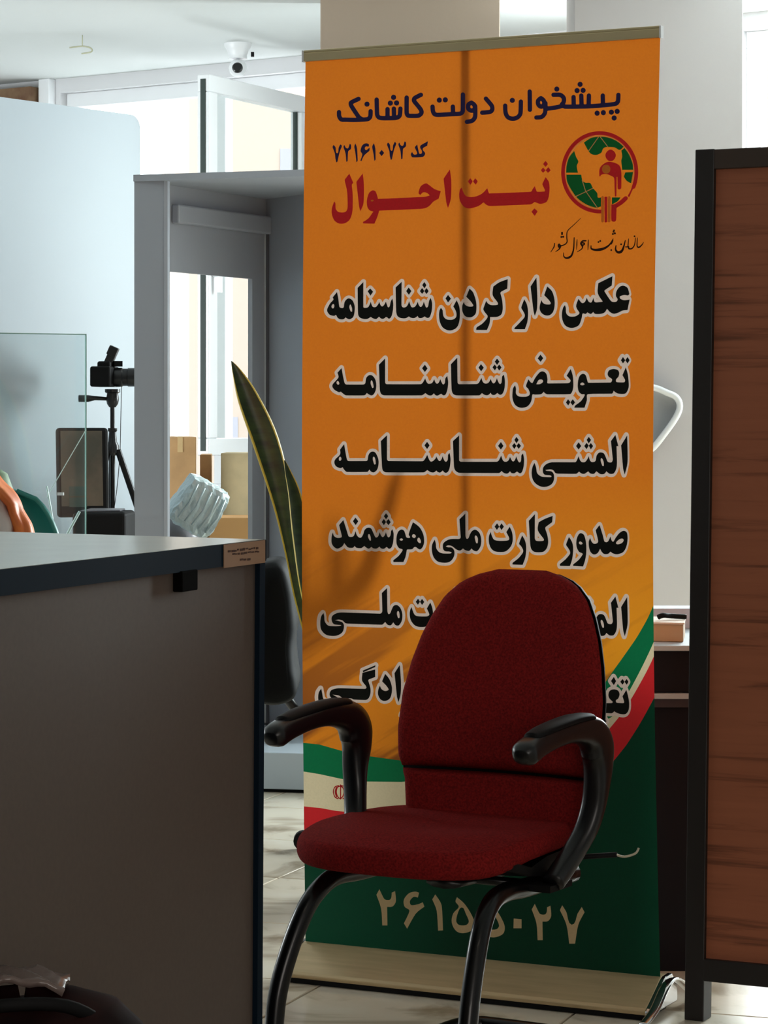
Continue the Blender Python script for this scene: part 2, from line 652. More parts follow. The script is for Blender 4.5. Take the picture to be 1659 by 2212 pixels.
win2 = struct(wframe('window_2', O3, O4, 0.86, Z2, w=0.07, mull=(4.62, 5.38)))
for a, b in ((O3 + .07, 4.585), (4.655, 5.345), (5.415, O4 - .07)):
    mb = MB(); mb.slab(W(a, 0.075), W(b, 0.075), 0.006, 0.93, Z2 - 0.07)
    mb.build('pane', M['glass'], win2)

# white post and brown timber box between the wall head and the window
mb = MB(); mb.slab(W(-0.07, -0.05), W(0.0, -0.05), 0.05, 0, CEIL)
struct(mb.build('trim_1', M['frame'], bevel=0.004))
mb = MB(); mb.slab(W(-1.6, -0.10), W(-0.08, -0.10), 0.10, 2.5, 2.90)
struct(mb.build('trim_2', mat('raw_brown_plaster', (128, 104, 78), 0.9, rgb2=(92, 62, 44), nscale=9, bump=0.6, bscale=30)))

# columns
mb = MB(); mb.box((X(886, 10.364), 10.564, CEIL / 2), (X(1080, 10.364) - X(692, 10.364), 0.4, CEIL))
tagp = struct(mb.build('wall_pillar', M['wall_beige'], bevel=0.004)); tagp.name = 'trim_3'
mb = MB(); mb.box((X(1422.5, 9.716), 9.916, CEIL / 2), (X(1605, 9.716) - X(1240, 9.716), 0.4, CEIL))
tagp = struct(mb.build('wall_column', M['wall_grey'], bevel=0.004)); tagp.name = 'trim_4'

# street outside: one pale building
bld = thing('apartment_building', 'pale pink apartment building seen through the window panes', 'building', (0, 31, 0))
mb = MB(); mb.box((2.6, 33.5, 1), (10.5, 8, 12), 0.12)
mb.build('facade', mat('pink_render', (142, 128, 116), 0.9), bld)
mb = MB()
gb = mat('grey_blind', (120, 120, 128), 0.6)
for bx0, bz0, bw0 in ((-0.98, 3.55, 0.34), (-1.72, 0.6, 0.22), (0.4, 3.55, 0.6), (0.4, 0.6, 0.6), (2.2, 3.55, .6), (2.2, .6, .6)):
    mb = MB(); mb.box((bx0, 29.52 + (bx0 - 2.6) * 0.1206, bz0), (bw0, 0.12, 1.3), 0.12)
    mb.build('window', gb, bld)
mb = MB(); mb.box((0, 29, -3.2), (60, 30, 0.4))
st = mb.build('street', mat('asphalt', (70, 70, 70), 0.9))
struct(st); st.name = 'street'

# ------------------------------------------------------------------ left counter
blue = mat('dark_blue_edge_band', (14, 32, 46), 0.7, spec=0.1)
ctop = mat('pale_laminate_top', (224, 226, 214), 0.22, noise=0.03, nscale=8)
cpanel = mat('grey_brown_laminate', (94, 81, 72), 0.6, noise=0.06, nscale=120)
ZT = 1.05
cA = Vector((-0.196, 4.388)); cB = Vector((-0.713, 2.980)); cC = Vector((-1.46, 5.169)); cD = cB + (cC - cA)
counter = thing('counter', 'white topped service counter with dark blue edging and grey brown front', 'counter', (-0.8, 4.1, 0))
eu = (cB - cA).normalized(); ev = (cC - cA).normalized()
bt = 0.004
ins = [cA + eu * bt + ev * bt, cB + ev * bt, cD, cC + eu * bt]
mb = MB(); mb.prism([tuple(p) for p in ins], ZT - 0.034, ZT)
mb.build('worktop', ctop, counter)
mb = MB()
mb.prism([tuple(cA), tuple(cB), tuple(cB + ev * bt), tuple(cA + ev * bt)], ZT - 0.036, ZT - 0.0005)
mb.prism([tuple(cA + ev * bt), tuple(cC), tuple(cC + eu * bt), tuple(cA + ev * bt + eu * bt)], ZT - 0.036, ZT - 0.0005)
mb.build('edge_band', blue, counter)
# front panel, set back a little under the top
off = ev * 0.012
pA, pB = cA + off + eu * 0.022, cB + off
mb = MB(); mb.prism([tuple(pA), tuple(pB), tuple(pB + ev * .018), tuple(pA + ev * .018)], 0.002, ZT - 0.036, shift=(-0.006, 0))
mb.build('front_panel', cpanel, counter)
qA = cA + ev * 0.002 + eu * 0.0
mb = MB(); mb.prism([tuple(qA), tuple(qA + eu * 0.022), tuple(qA + eu * 0.022 + ev * 0.75), tuple(qA + ev * 0.75)], 0.002, ZT - 0.036, shift=(-0.006, 0))
mb.build('end_panel', blue, counter)
# small black socket box under the edge
t = (P(390, 900, 4.016).x - cA.x)
# solve the depth where the panel shows at column 391
for k in range(1000):
    q = cA + off + eu * (k * 0.001)
    if CX + F * q.x / q.y < 391: break
ang = math.atan2(-eu.y, -eu.x)
nn = Vector((ev.x, ev.y)) * -1
nn = Vector((-eu.y, eu.x)); nn = nn if nn.dot(ev) < 0 else -nn
mb = MB(); zc = CZ - (1254 - HY) / F * q.y
mb.box((q.x + nn.x * 0.008, q.y + nn.y * 0.008, zc), (0.060, 0.016, 0.032), ang)
sk = mb.build('cable_box', mat('dull_black_box', (9, 7, 6), 0.9, spec=0.05), counter, bevel=0.002)
tag(sk, 'small black box under the counter edge')
# paper sticker on the edge band at the corner
tanm = mat('tan_paper_sticker', (164, 126, 96), 0.7)
stq = cA + eu * 0.093 + nn * 0.0012
mb = MB(); mb.box((stq.x, stq.y, ZT - 0.0195), (0.170, 0.0012, 0.0375), ang)
stk = mb.build('sticker', tanm, counter)
tag(stk, 'tan paper sticker with faded print on the counter corner')
mb = MB()
rr = random.Random(7)
for row, (zz, a0, a1, hh) in enumerate(((ZT - 0.012, -0.05, 0.065, 0.006), (ZT - 0.018, -0.055, 0.06, 0.005), (ZT - 0.029, -0.015, 0.03, 0.006))):
    a = a0
    while a < a1:
        w = rr.uniform(0.006, 0.014)
        c = stq + Vector((-eu.x, -eu.y)) * -a * -1 * -1 + nn * 0.0009
        mb.box((c.x, c.y, zz + rr.uniform(-.001, .001)), (w, 0.0006, hh * rr.uniform(.35, .7)), ang)
        a += w + 0.003
mb.build('sticker_print', mat('faded_ink', (74, 44, 30), 0.8), stk)

# ------------------------------------------------------------------ partition board behind
pa, pb = P(0, 900, 9.457).xy, P(303, 900, 10.053).xy
pd = (pb - pa).normalized()
pl = pa - pd * 1.3
board = thing('partition_board', 'tall pale blue white partition board with a rounded top corner', 'partition', (*pa, 0))
Lb = (pb - pl).length
prof = [(0, 0.0), (Lb, 0.0)] + [(Lb - 0.05 + 0.05 * math.cos(a), 2.35 + 0.05 * math.sin(a)) for a in [k * math.pi / 12 for k in range(7)]] + [(0, 2.40)]
mb = MB(); nb = Vector((-pd.y, pd.x)) * 0.03
vs = [(pl.x + pd.x * s, pl.y + pd.y * s, z) for s, z in prof] + [(pl.x + pd.x * s + nb.x, pl.y + pd.y * s + nb.y, z) for s, z in prof]
n = len(prof)
mb.add(vs, [tuple(range(n)), tuple(range(2 * n - 1, n - 1, -1))] + [((i + 1) % n, i, n + i, n + (i + 1) % n) for i in range(n)])
mb.build('panel', M['laminate'], board)
mb = MB()
mb.box((pl.x + pd.x * 0.5, pl.y + pd.y * 0.5, 0.02), (0.06, 0.5, 0.04), math.atan2(pd.y, pd.x))
mb.box((pl.x + pd.x * (Lb - .2), pl.y + pd.y * (Lb - .2), 0.02), (0.06, 0.4, 0.04), math.atan2(pd.y, pd.x))
mb.build('foot', M['laminate'], board)

# ------------------------------------------------------------------ booth of laminate boards
booth = thing('booth', 'grey white laminate booth framing the window with a low white plinth', 'booth', (*P(330, 900, 8.939).xy, 0))
B = M['booth']
zt = 2.068
yL, yR = 8.887, 8.667
# left post
mb = MB(); mb.slab(P(290, 0, yL).xy, P(362, 0, yL - 0.02).xy, 0.03, 0, zt - 0.022)
mb.slab(P(362, 0, yL - 0.02).xy, P(361, 0, 9.017).xy, 0.012, 0, zt - 0.022)
mb.build('post', B, booth)
# back panel with its opening
b0, b1 = P(362, 0, 9.017).xy, P(575, 0, 9.613).xy
bd = (b1 - b0).normalized(); bl = (b1 - b0).length
def BK(px):
    # plan point of the back panel seen at column px
    for k in range(4000):
        q = b0 + bd * (k * bl / 3000)
        if CX + F * q.x / q.y >= px: return q
    return b1
o1 = BK(545)
zo = CZ + (900 - 596) / F * 9.328
mb = MB()
mb.slab(b0, b1, 0.018, zo, zt - 0.022)
mb.slab(o1, b1, 0.018, 0, zo)
mb.slab(b0, o1, 0.018, 0, 0.70)
mb.build('back_panel', B, booth)
# rail across the back panel
z_a = CZ + (900 - 478) / F * 9.328
nbk = Vector((bd.y, -bd.x))
ra, rb = BK(370) + nbk * 0.03, BK(572) + nbk * 0.03
mb = MB(); mb.slab(ra, rb, 0.03, z_a - 0.028, z_a + 0.036)
mb.build('rail', B, booth, bevel=0.006)
# right side panel coming forwards behind the banner
s1 = P(575, 0, 9.613).xy; s2 = P(655, 0, 9.405).xy
sdr = (s2 - s1).normalized()
s3 = s1 + sdr * 0.62
mb = MB(); mb.slab(s1, s3, 0.018, 0.0, zt - 0.022)
mb.build('side_panel', B, booth)
mb = MB(); nsd = Vector((sdr.y, -sdr.x))
tt = s1 + nsd * 0.012
mb.slab(tt + sdr * 0.004, tt + sdr * 0.016, 0.011, 0.14, zt - 0.1)
mb.build('corner_trim', M['frame'], booth)
mb = MB(); mb.slab(tt + sdr * 0.018, tt + sdr * 0.022, 0.011, 0.14, zt - 0.1)
mb.build('corner_seam', mat('grey_seam', (84, 84, 90), .7), booth)
# top board
tp = [tuple(P(288, 0, yL - .005).xy), tuple(P(700, 0, yR).xy), (s3.x, s3.y), (s1.x, s1.y + .018), tuple(P(330, 0, 9.069).xy)]
mb = MB(); mb.prism(tp, zt - 0.022, zt)
mb.build('top_board', B, booth)
# plinth
mb = MB(); mb.prism([tuple(P(470, 0, 8.835).xy), tuple(P(800, 0, 8.732).xy), (s3.x + 0.0, s3.y - .02), tuple((s1 + nsd * .02))], 0.012, 0.134)
mb.build('plinth', M['laminate'], booth, bevel=0.003)
mb = MB(); mb.prism([tuple(P(472, 0, 8.855).xy), tuple(P(798, 0, 8.751).xy), (s3.x, s3.y - .02), tuple((s1 + nsd * .02))], 0.0, 0.013)
mb.build('plinth_gap', M['black_matte'], booth)

# ------------------------------------------------------------------ table and boxes beyond the booth
desk2 = thing('side_table', 'white table under the window holding cardboard boxes', 'table', (*P(440, 0, 10.623).xy, 0))
mb = MB(); mb.box((X(452, 10.623), 10.62, 0.735), (0.66, 1.0, 0.03))
mb.build('tabletop', M['laminate'], desk2, bevel=0.003)
for dx, dy in ((-.29, -.44), (.29, -.44), (.29, .44), (-.29, .44)):
    mb = MB(); mb.box((X(452, 10.623) + dx, 10.62 + dy, 0.36), (0.04, 0.04, 0.72)); mb.build('leg', M['laminate'], desk2)


def carton(name, label, x0, x1, ytop, ybot, Y, depth, m, rz=0.0, zb=0.75, flap=True):
    zt_ = CZ - (ytop - HY) / F * Y
    w = X(x1, Y) - X(x0, Y)
    cx = (X(x1, Y) + X(x0, Y)) / 2
    t_ = thing(name, label, 'box', (cx, Y + depth / 2, zb))
    mb = MB(); mb.box((cx, Y + depth / 2, (zb + zt_) / 2), (w, depth, zt_ - zb), rz)
    mb.build('carton', m, t_, bevel=0.003)
    if flap:
        R_ = Matrix.Rotation(rz, 3, 'Z')
        mb = MB(); mb.box(Vector((cx, Y + depth / 2, zt_ + 0.001)), (w * 0.16, depth * 1.0, 0.002), rz)
        mb.box(Vector((cx, Y + depth / 2, zt_ - 0.03)) + R_ @ Vector((0, -depth / 2 - 0.001, 0)), (w * 0.16, 0.002, 0.06), rz)
        mb.build('tape', mat('parcel_tape', (206, 176, 128), 0.3), t_)
    return t_


carton('cardboard_box', 'tall brown cardboard box standing left beside the open window sash', 340, 410, 944, 1150, 10.429, 0.34, M['card'], 0.15)
carton('cardboard_box', 'narrow brown cardboard box squeezed beside the tall box, under the sash', 428, 452, 982, 1150, 10.688, 0.30, M['card'], 0.05, flap=False)
carton('cardboard_box', 'large pale cardboard box right of the bright window gap', 477, 560, 979, 1150, 10.52, 0.36, M['card_pale'], 0.0, flap=False)
carton('cardboard_box', 'low orange brown cardboard box in front of the large pale box', 452, 550, 1118, 1160, 10.1, 0.27, mat('orange_cardboard', (206, 156, 98), .8), 0.0, flap=False)

# crumpled foil package
foil = mat('crumpled_foil', (196, 212, 214), 0.38, metal=0.5, bump=1.0, bscale=80)
cP = P(427, 1092, 9.781)
pk = thing('foil_package', 'silver foil wrapped bundle tilted on the cardboard boxes', 'package', cP)
Rp = Matrix.Rotation(math.radians(31), 3, 'Y') @ Matrix.Rotation(0.3, 3, 'Z')
rr = random.Random(3)
hx, hy, hz = 0.088, 0.07, 0.098


def foilpt(u, v, face):
    return None


mb = MB()
NN = 9
import itertools
cache = {}
def fp(i, j, k):
    key = (i, j, k)
    if key not in cache:
        p = Vector((i / NN * 2 - 1, j / NN * 2 - 1, k / NN * 2 - 1))
        q = Vector([c * math.sqrt(max(0, 1 - 0.16 * (p[(a + 1) % 3] ** 4 + p[(a + 2) % 3] ** 4))) for a, c in enumerate(p)])
        ridge = 0.04 * math.sin(q.x * 16 + q.z * 2)
        q *= 1 + rr.uniform(-.03, .03) + ridge
        cache[key] = (len(cache), cP + Rp @ Vector((q.x * hx, q.y * hy, q.z * hz)))
    return cache[key][0]
fcs = []
for a in range(3):
    for side in (0, NN):
        for i in range(NN):
            for j in range(NN):
                def K(u, v):
                    l = [0, 0, 0]; l[a] = side; l[(a + 1) % 3] = u; l[(a + 2) % 3] = v
                    return fp(*l)
                f_ = (K(i, j), K(i + 1, j), K(i + 1, j + 1), K(i, j + 1))
                fcs.append(f_ if side else f_[::-1])
mb.add([v[1] for v in sorted(cache.values(), key=lambda t: t[0])], fcs)
mb.build('foil_wrap', foil, pk)
mb = MB()
for k in range(5):
    a = -0.06 + k * 0.03
    mb.tube([cP + Rp @ Vector((a, -hy * 1.02, -hz * .7)), cP + Rp @ Vector((a + .01, -hy * 1.06, 0)), cP + Rp @ Vector((a, -hy * 1.02, hz * .75))], 0.004, 6)
mb.build('fold', foil, pk, smooth=True)
# grey sack below it
cS = P(384, 1165, 9.95)
mb = MB(); mb.lathe((cS.x, cS.y, 0.75), [(0.075, 0), (0.085, 0.04), (0.078, 0.09), (0.05, 0.12), (0.02, 0.13)], 14)
sk = mb.build('plastic_sack', mat('grey_plastic_sack', (120, 118, 124), 0.3, bump=0.8, bscale=30), smooth=True)
tag(sk, 'crumpled grey plastic sack beneath the foil wrapped bundle', 'sack')

# ------------------------------------------------------------------ workplace behind the counter
wt = thing('work_desk', 'white work desk behind the counter holding the monitor and glass screen', 'desk', (-1.2, 8.16, 0))
mb = MB(); mb.box((-1.25, 7.85, 0.735), (0.86, 1.25, 0.03)); mb.build('desktop', M['laminate'], wt, bevel=0.002)
for dx, dy in ((-.39, -.58), (.39, -.58), (.39, .58), (-.39, .58)):
    mb = MB(); mb.box((-1.25 + dx, 7.85 + dy, 0.36), (0.05, 0.05, 0.72)); mb.build('leg', M['laminate'], wt)

# glass screen
gm = glass_mat('clear_acrylic', (243, 248, 248), 0.02, op=0.035)
gY = 7.708
gs = thing('glass_screen', 'clear protective glass screen standing on the desk', 'screen', (X(0, gY), gY, 0.75))
g0, g1 = P(-150, 0, gY - 0.2).xy, P(187, 0, gY).xy
zg = CZ + (900 - 722) / F * gY
mb = MB(); mb.slab(g0, g1, 0.006, 0.755, zg); mb.build('pane', gm, gs)
mb = MB(); mb.slab(g1 - (g1 - g0).normalized() * 0.003, g1, 0.0065, 0.755, zg)
mb.slab(g0, g1, 0.0065, zg - 0.002, zg + 0.001)
mb.build('pane_edge', mat('green_glass_edge', (150, 190, 182), 0.2), gs)
for tt_ in (0.15, 0.85):
    mb = MB(); q = g0.lerp(g1, tt_); mb.box((q.x, q.y, 0.76), (0.06, 0.05, 0.02))
    mb.build('clamp', M['chrome'], gs)
# wire stays on the screen
wsm = mat('pale_wire', (190, 214, 210), 0.4)
for pth, r_w in (([P(186, 928, 7.643), P(100, 1075, 7.579)], 0.0013), ([P(88, 1088, 7.579), P(64, 1124, 7.579)], 0.004),
                 ([P(101, 1050, 7.579), P(110, 1100, 7.579), P(120, 1160, 7.579)], 0.0028), ([P(172, 1105, 7.514), P(142, 1160, 7.514)], 0.004)):
    mb = MB(); mb.tube(pth, r_w, 6)
    mb.build('wire_stay', wsm, gs)
mb = MB(); mb.box(P(131, 1067, 7.566), (0.018, 0.012, 0.008)); mb.build('clip', M['frame'], gs)

# monitor
mY = 8.356
mon = thing('monitor', 'black computer monitor with a dark screen behind the glass', 'monitor', (*P(180, 0, mY).xy, 0.75))
c0, c1 = P(122, 0, mY), P(234, 0, mY + 0.06)
zt0, zb0 = CZ - (924 - HY) / F * mY, CZ - (1118 - HY) / F * mY
Rm = Matrix.Rotation(math.atan2(c1.y - c0.y, c1.x - c0.x), 3, 'Z') @ Matrix.Rotation(math.radians(-4), 3, 'X')
ctr = Vector(((c0.x + c1.x) / 2, (c0.y + c1.y) / 2, (zt0 + zb0) / 2))
w_ = (c1.xy - c0.xy).length
mb = MB(); mb.box(ctr, (w_, 0.03, zt0 - zb0), M=Rm)
mb.build('housing', M['black_matte'], mon, bevel=0.012, segs=3)
mb = MB(); mb.box(ctr + Rm @ Vector((-0.006, -0.0156, 0.012)), (w_ * 0.80, 0.002, (zt0 - zb0) * 0.84), M=Rm)
scr = mb.build('screen', mat('dark_screen', (112, 104, 92), 0.15, rgb2=(74, 80, 74), nscale=7), mon)
mb = MB(); mb.box(ctr + Rm @ Vector((-0.02, -0.017, -0.06)), (w_ * 0.34, 0.001, 0.03), M=Rm)
mb.box(ctr + Rm @ Vector((-0.02, -0.017, -0.095)), (w_ * 0.34, 0.001, 0.03), M=Rm)
mb.build('screen_window', mat('screen_teal', (66, 84, 78), 0.3), scr)
mb = MB(); mb.tube([ctr + Vector((0, 0.03, -0.08)), Vector((ctr.x, ctr.y + 0.03, 0.77))], 0.02, 10)
mb.lathe((ctr.x, ctr.y + 0.02, 0.751), [(0.09, 0), (0.09, 0.01), (0.03, 0.02)], 20)
mb.build('stand', M['black'], mon, smooth=True, autos=40)

# black desk device in front of the tripod
dv = thing('card_printer', 'low black desk printer in front of the camera tripod', 'printer', (*P(220, 0, 8.032).xy, 0.75))
z_p = CZ - (1106 - HY) / F * 8.032
x0, x1 = X(160, 8.032), X(273, 8.032)
mb = MB(); mb.prism([(x0, 7.98), (x1, 8.03), (x1 + .01, 8.22), (x0 + .01, 8.22)], 0.75, z_p)
mb.build('housing', M['black_matte'], dv, bevel=0.012, segs=3)
mb = MB(); mb.prism([(x0 + .02, 8.0), (x1 - .02, 8.05), (x1 - .02, 8.2), (x0 + .03, 8.2)], z_p, z_p + 0.006)
mb.build('lid', mat('grey_lid', (104, 104, 112), 0.3), dv, bevel=0.003)
mb = MB(); mb.box(((x0 + x1) / 2, 8.003, 0.83), (0.10, 0.008, 0.02), 0.4); mb.build('slot', M['black_matte'], dv)

# tripod and camera
tY = 9.62
tc_ = P(243, 0, tY)
tri = thing('tripod', 'black tripod carrying the camera beside the partition board', 'tripod', (tc_.x, tY, 0))
zh = CZ - (972 - HY) / F * tY
zhead = CZ - (862 - HY) / F * tY
mb = MB(); mb.tube([(tc_.x, tY, 0.45), (tc_.x, tY, zhead)], 0.0085, 12); mb.build('centre_column', M['black_metal'], tri, smooth=True, autos=40)
mb = MB(); mb.lathe((tc_.x, tY, zh - 0.02), [(0.014, 0), (0.024, 0.01), (0.024, 0.035), (0.016, 0.05), (0.013, 0.085), (0.017, 0.09), (0.017, 0.1)], 14)
mb.build('collar', M['black'], tri, smooth=True, autos=40)
for a, sp in ((math.radians(-8), 0.41), (math.radians(100), 0.20), (math.radians(222), 0.36)):
    d = Vector((math.cos(a), math.sin(a), 0))
    top_ = Vector((tc_.x, tY, zh)) + d * 0.02
    ft = Vector((tc_.x, tY, 0.012)) + d * sp
    md_ = top_.lerp(ft, 0.42)
    mb = MB(); mb.tube([top_, md_], 0.0115, 10); mb.tube([md_, ft], 0.008, 10)
    lg = mb.build('leg', M['black_metal'], tri, smooth=True, autos=40)
    mb = MB(); mb.lathe(ft - Vector((0, 0, 0.012)), [(0.012, 0), (0.013, 0.012), (0.008, 0.02)], 10); mb.build('foot', M['black_matte'], lg)
    br = Vector((tc_.x, tY, 0.62))
    mb = MB(); mb.tube([br, top_.lerp(ft, 0.5)], 0.004, 6); mb.build('brace', M['black'], tri)
mb = MB()
hd = Vector((tc_.x, tY, zhead))
mb.lathe(hd - Vector((0, 0, 0.03)), [(0.012, 0), (0.02, 0.012), (0.024, 0.03), (0.02, 0.05), (0.028, 0.055), (0.028, 0.066)], 14)
mb.box(hd + Vector((0, 0, 0.02)), (0.035, 0.04, 0.03))
mb.build('pan_head', M['black'], tri, smooth=True, autos=40)
mb = MB(); mb.tube([hd + Vector((-.01, 0, .0)), P(205, 860, tY), P(190, 861, tY), P(170, 861, tY)], [0.006, 0.008, 0.013, 0.013], 10)
mb.tube([hd, P(256, 866, tY)], [0.006, 0.005], 8)
mb.build('pan_handle', M['black'], tri, smooth=True)

cb = thing('camera', 'black photo camera with tilted flash mounted on the tripod', 'camera', (tc_.x, tY, zhead + 0.036))
k = tY / F
bx = P(226, 815, tY)
mb = MB(); mb.box((bx.x, tY, bx.z + 0.002), (0.076, 0.14, 0.074), -0.15)
mb.box((bx.x + .006, tY, bx.z + 0.045), (0.05, 0.08, 0.026), -0.15)
mb.build('camera_body', M['black_matte'], cb, bevel=0.008, segs=3)
mb = MB(); Ry = Matrix.Rotation(math.pi / 2, 3, 'Y')
mb.lathe((bx.x + 0.034, tY, bx.z + 0.0), [(0.033, 0), (0.035, 0.012), (0.035, 0.03), (0.032, 0.033), (0.032, 0.05), (0.034, 0.052), (0.034, 0.085), (0.030, 0.085)], 20, M=Ry)
mb.build('lens', M['black'], cb, smooth=True, autos=30)
mb = MB(); Rq = Matrix.Rotation(math.radians(24), 3, 'Y')
fl = P(241, 770, tY)
mb.box(P(237, 778, tY), (0.030, 0.05, 0.055), M=Rq)
mb.box(P(244, 759, tY), (0.034, 0.055, 0.036), M=Rq)
mb.build('flash', M['black'], cb, bevel=0.004)
mb = MB(); mb.box(P(255, 786, tY), (0.03, 0.03, 0.02), 0.2); mb.build('hot_shoe', M['black_matte'], cb)
mb = MB(); mb.tube(spline([P(262, 835, tY - .02), P(261, 900, tY - .02), P(259, 980, tY - .02), P(252, 1060, tY - .02), P(245, 1105, tY - 0.02)]), 0.0014, 5)
mb.build('strap_cord', M['black_matte'], cb)

# teal chair and the bag on it
tl = thing('visitor_chair', 'rounded teal plastic chair back behind the counter', 'chair', (X(60, 6.866), 5.3, 0))
teal = mat('teal_plastic', (40, 124, 118), 0.4)
cY = 6.866


def tb(u, v):
    a = (u - 0.5) * 2
    z = 0.42 + v * 0.64
    hw = 0.14 * math.sqrt(max(0.0, 1 - max(0, (v - 0.45) / 0.55) ** 2.4)) + 0.004
    return (X(30, cY) + a * hw, cY + 0.06 * a * a * -1 + 0.08 * v, z)


mb = MB(); mb.grid(tb, 32, 32); mb.build('backrest', teal, tl, smooth=True, solid=0.012)
mb = MB(); mb.grid(lambda u, v: (X(18, cY) + (u - .5) * .42, cY - v * 0.4, 0.44 + 0.02 * (2 * u - 1) ** 2), 8, 8)
mb.build('seat', teal, tl, smooth=True, solid=0.014)
for dx in (-.17, .17):
    for dy in (-.02, -.36):
        mb = MB(); mb.tube([(X(18, cY) + dx, cY + dy, 0.435), (X(18, cY) + dx * 1.15, cY + dy * 1.06 + .01, 0.0)], 0.011, 8)
        mb.build('leg', M['chrome'], tl, smooth=True)

bg = thing('shopping_bag', 'crumpled orange and white bag hung over the teal chair', 'bag', (X(10, 6.542), 5.1, 0.5))
bY = 6.478


def bagp(inner):
    ys = [1030, 1045, 1060, 1090, 1120, 1145, 1180, 1230]
    out = [-4, 10, 25, 44, 56, 70, 80, 86]
    mid = [-60, -40, -18, 8, 22, 26, 30, 32]

    def f(u, v):
        y = 1030 + v * 200
        a, b = float(np.interp(y, ys, mid)), float(np.interp(y, ys, out))
        if inner: a, b = a - 70, a + 2
        px = a + (b - a) * u + 2.0 * math.sin(v * 23 + u * 3)
        Yd = bY - (0.02 if inner else 0) + 0.012 * math.sin(u * 9 + v * 5) + 0.05 * abs(2 * u - 1) ** 2
        return P(px, y, Yd)
    return f


mb = MB(); mb.grid(bagp(False), 8, 20); mb.build('orange_cloth', mat('orange_plastic_cloth', (226, 128, 60), .45, rgb2=(206, 96, 40), nscale=14), bg, smooth=True, solid=0.012)
mb = MB(); mb.grid(bagp(True), 8, 20); mb.build('white_cloth', mat('pale_plastic_cloth', (206, 200, 198), .4, bump=.6, bscale=18), bg, smooth=True, solid=0.012)
mb = MB(); mb.lathe(P(-14, 1075, 6.581), [(0.01, 0.075), (0.035, 0.06), (0.05, 0.02), (0.05, -.04), (0.03, -.1)][::-1], 12)
mb.build('green_cloth', mat('pale_green_cloth', (146, 168, 140), .6, rgb2=(40, 96, 60), nscale=14), bg, smooth=True)

# ------------------------------------------------------------------ black office chair left of the banner
oY = 7.643
oc = thing('office_chair', 'black office chair seen from the side, left of the banner', 'chair', (0.03, oY, 0))
so = [(572, 1212), (602, 1208), (622, 1222), (634, 1260), (640, 1310), (642, 1345), (637, 1385), (640, 1430), (645, 1465), (642, 1490), (628, 1503), (600, 1510), (577, 1508)]
si = [(560, 1500), (548, 1440), (545, 1380), (550, 1300), (556, 1240)]
out_ = [P(x, y, oY) for x, y in spline([(*p, 0) for p in so + si + [so[0]]], 4) for _ in (0,)] if False else \
       [P(p.x, p.y, oY) for p in spline([(*p, 0) for p in so + si + [so[0]]], 4)][:-1]
mb = MB(); n = len(out_)
vs = []
layers = [(-0.21, 0.55), (-0.195, 0.88), (-0.16, 1.0), (0.16, 1.0), (0.195, 0.88), (0.21, 0.55)]
ctr = sum(out_, Vector()) / n
for dy, sc in layers:
    vs += [Vector((ctr.x + (p.x - ctr.x) * sc, oY + dy, ctr.z + (p.z - ctr.z) * (1 - (1 - sc) * .5))) for p in out_]
fs = [tuple(range(n)), tuple(range(6 * n - 1, 5 * n - 1, -1))]
for l in range(5):
    fs += [(l * n + (i + 1) % n, l * n + i, (l + 1) * n + i, (l + 1) * n + (i + 1) % n) for i in range(n)]
mb.add(vs, fs); mb.build('backrest', mat('black_office_plastic', (8, 9, 11), 0.7, spec=0.12), oc, smooth=True, autos=50)
mb = MB(); mb.tube(spline([P(608, 1490, oY), P(636, 1530, oY), P(668, 1560, oY), (0.0, oY, 0.42)]), 0.014, 10)
mb.build('back_bracket', M['black'], oc, smooth=True)
mb = MB(); mb.box((0.05, oY, 0.47), (0.44, 0.46, 0.07)); mb.build('seat', M['black_matte'], oc, bevel=0.03, segs=4)
mb = MB(); mb.tube([(0.03, oY, 0.43), (0.03, oY, 0.10)], 0.025, 14); mb.build('gas_column', M['black_metal'], oc, smooth=True)
for k in range(5):
    a = math.radians(72 * k + 36)
    d = Vector((math.cos(a), math.sin(a), 0))
    c = Vector((0.03, oY, 0))
    mb = MB(); mb.tube([c + Vector((0, 0, .11)), c + d * 0.26 + Vector((0, 0, .065))], [0.022, 0.014], 8)
    lg = mb.build('base_arm', M['black'], oc, smooth=True)
    mb = MB(); Rw = Matrix.Rotation(a + 1.57, 3, 'Z') @ Matrix.Rotation(math.pi / 2, 3, 'Y')
    mb.lathe(c + d * 0.265 + Vector((0, 0, .027)), [(0.015, -.02), (0.027, -.018), (0.027, .018), (0.015, .02)], 16, M=Rw)
    mb.build('castor', M['black_matte'], lg, smooth=True, autos=40)

# ------------------------------------------------------------------ snake plant in a tall pot behind the banner
pcx, pcy = -0.02, 6.931
plant = thing('snake_plant', 'snake plant with yellow edged leaves rising behind the banner', 'plant', (pcx, pcy, 0))
mb = MB(); mb.lathe((pcx, pcy, 0), [(0.10, 0.0), (0.105, 0.02), (0.135, 0.50), (0.14, 0.51), (0.125, 0.51), (0.12, 0.47)], 28)
mb.build('pot', mat('grey_ceramic', (120, 116, 110), 0.4), plant, smooth=True, autos=40)
mb = MB(); mb.lathe((pcx, pcy, 0.465), [(0.119, 0), (0.10, 0.012), (0.03, 0.016)], 20); mb.build('soil', mat('dark_soil', (50, 38, 28), 0.95, bump=1, bscale=60), plant)
lg_m = mat('snake_leaf_green', (52, 74, 36), 0.35, rgb2=(22, 40, 22), nscale=16, stretch=(1, 1, 3.5))
ly_m = mat('snake_leaf_yellow', (196, 170, 50), 0.4)


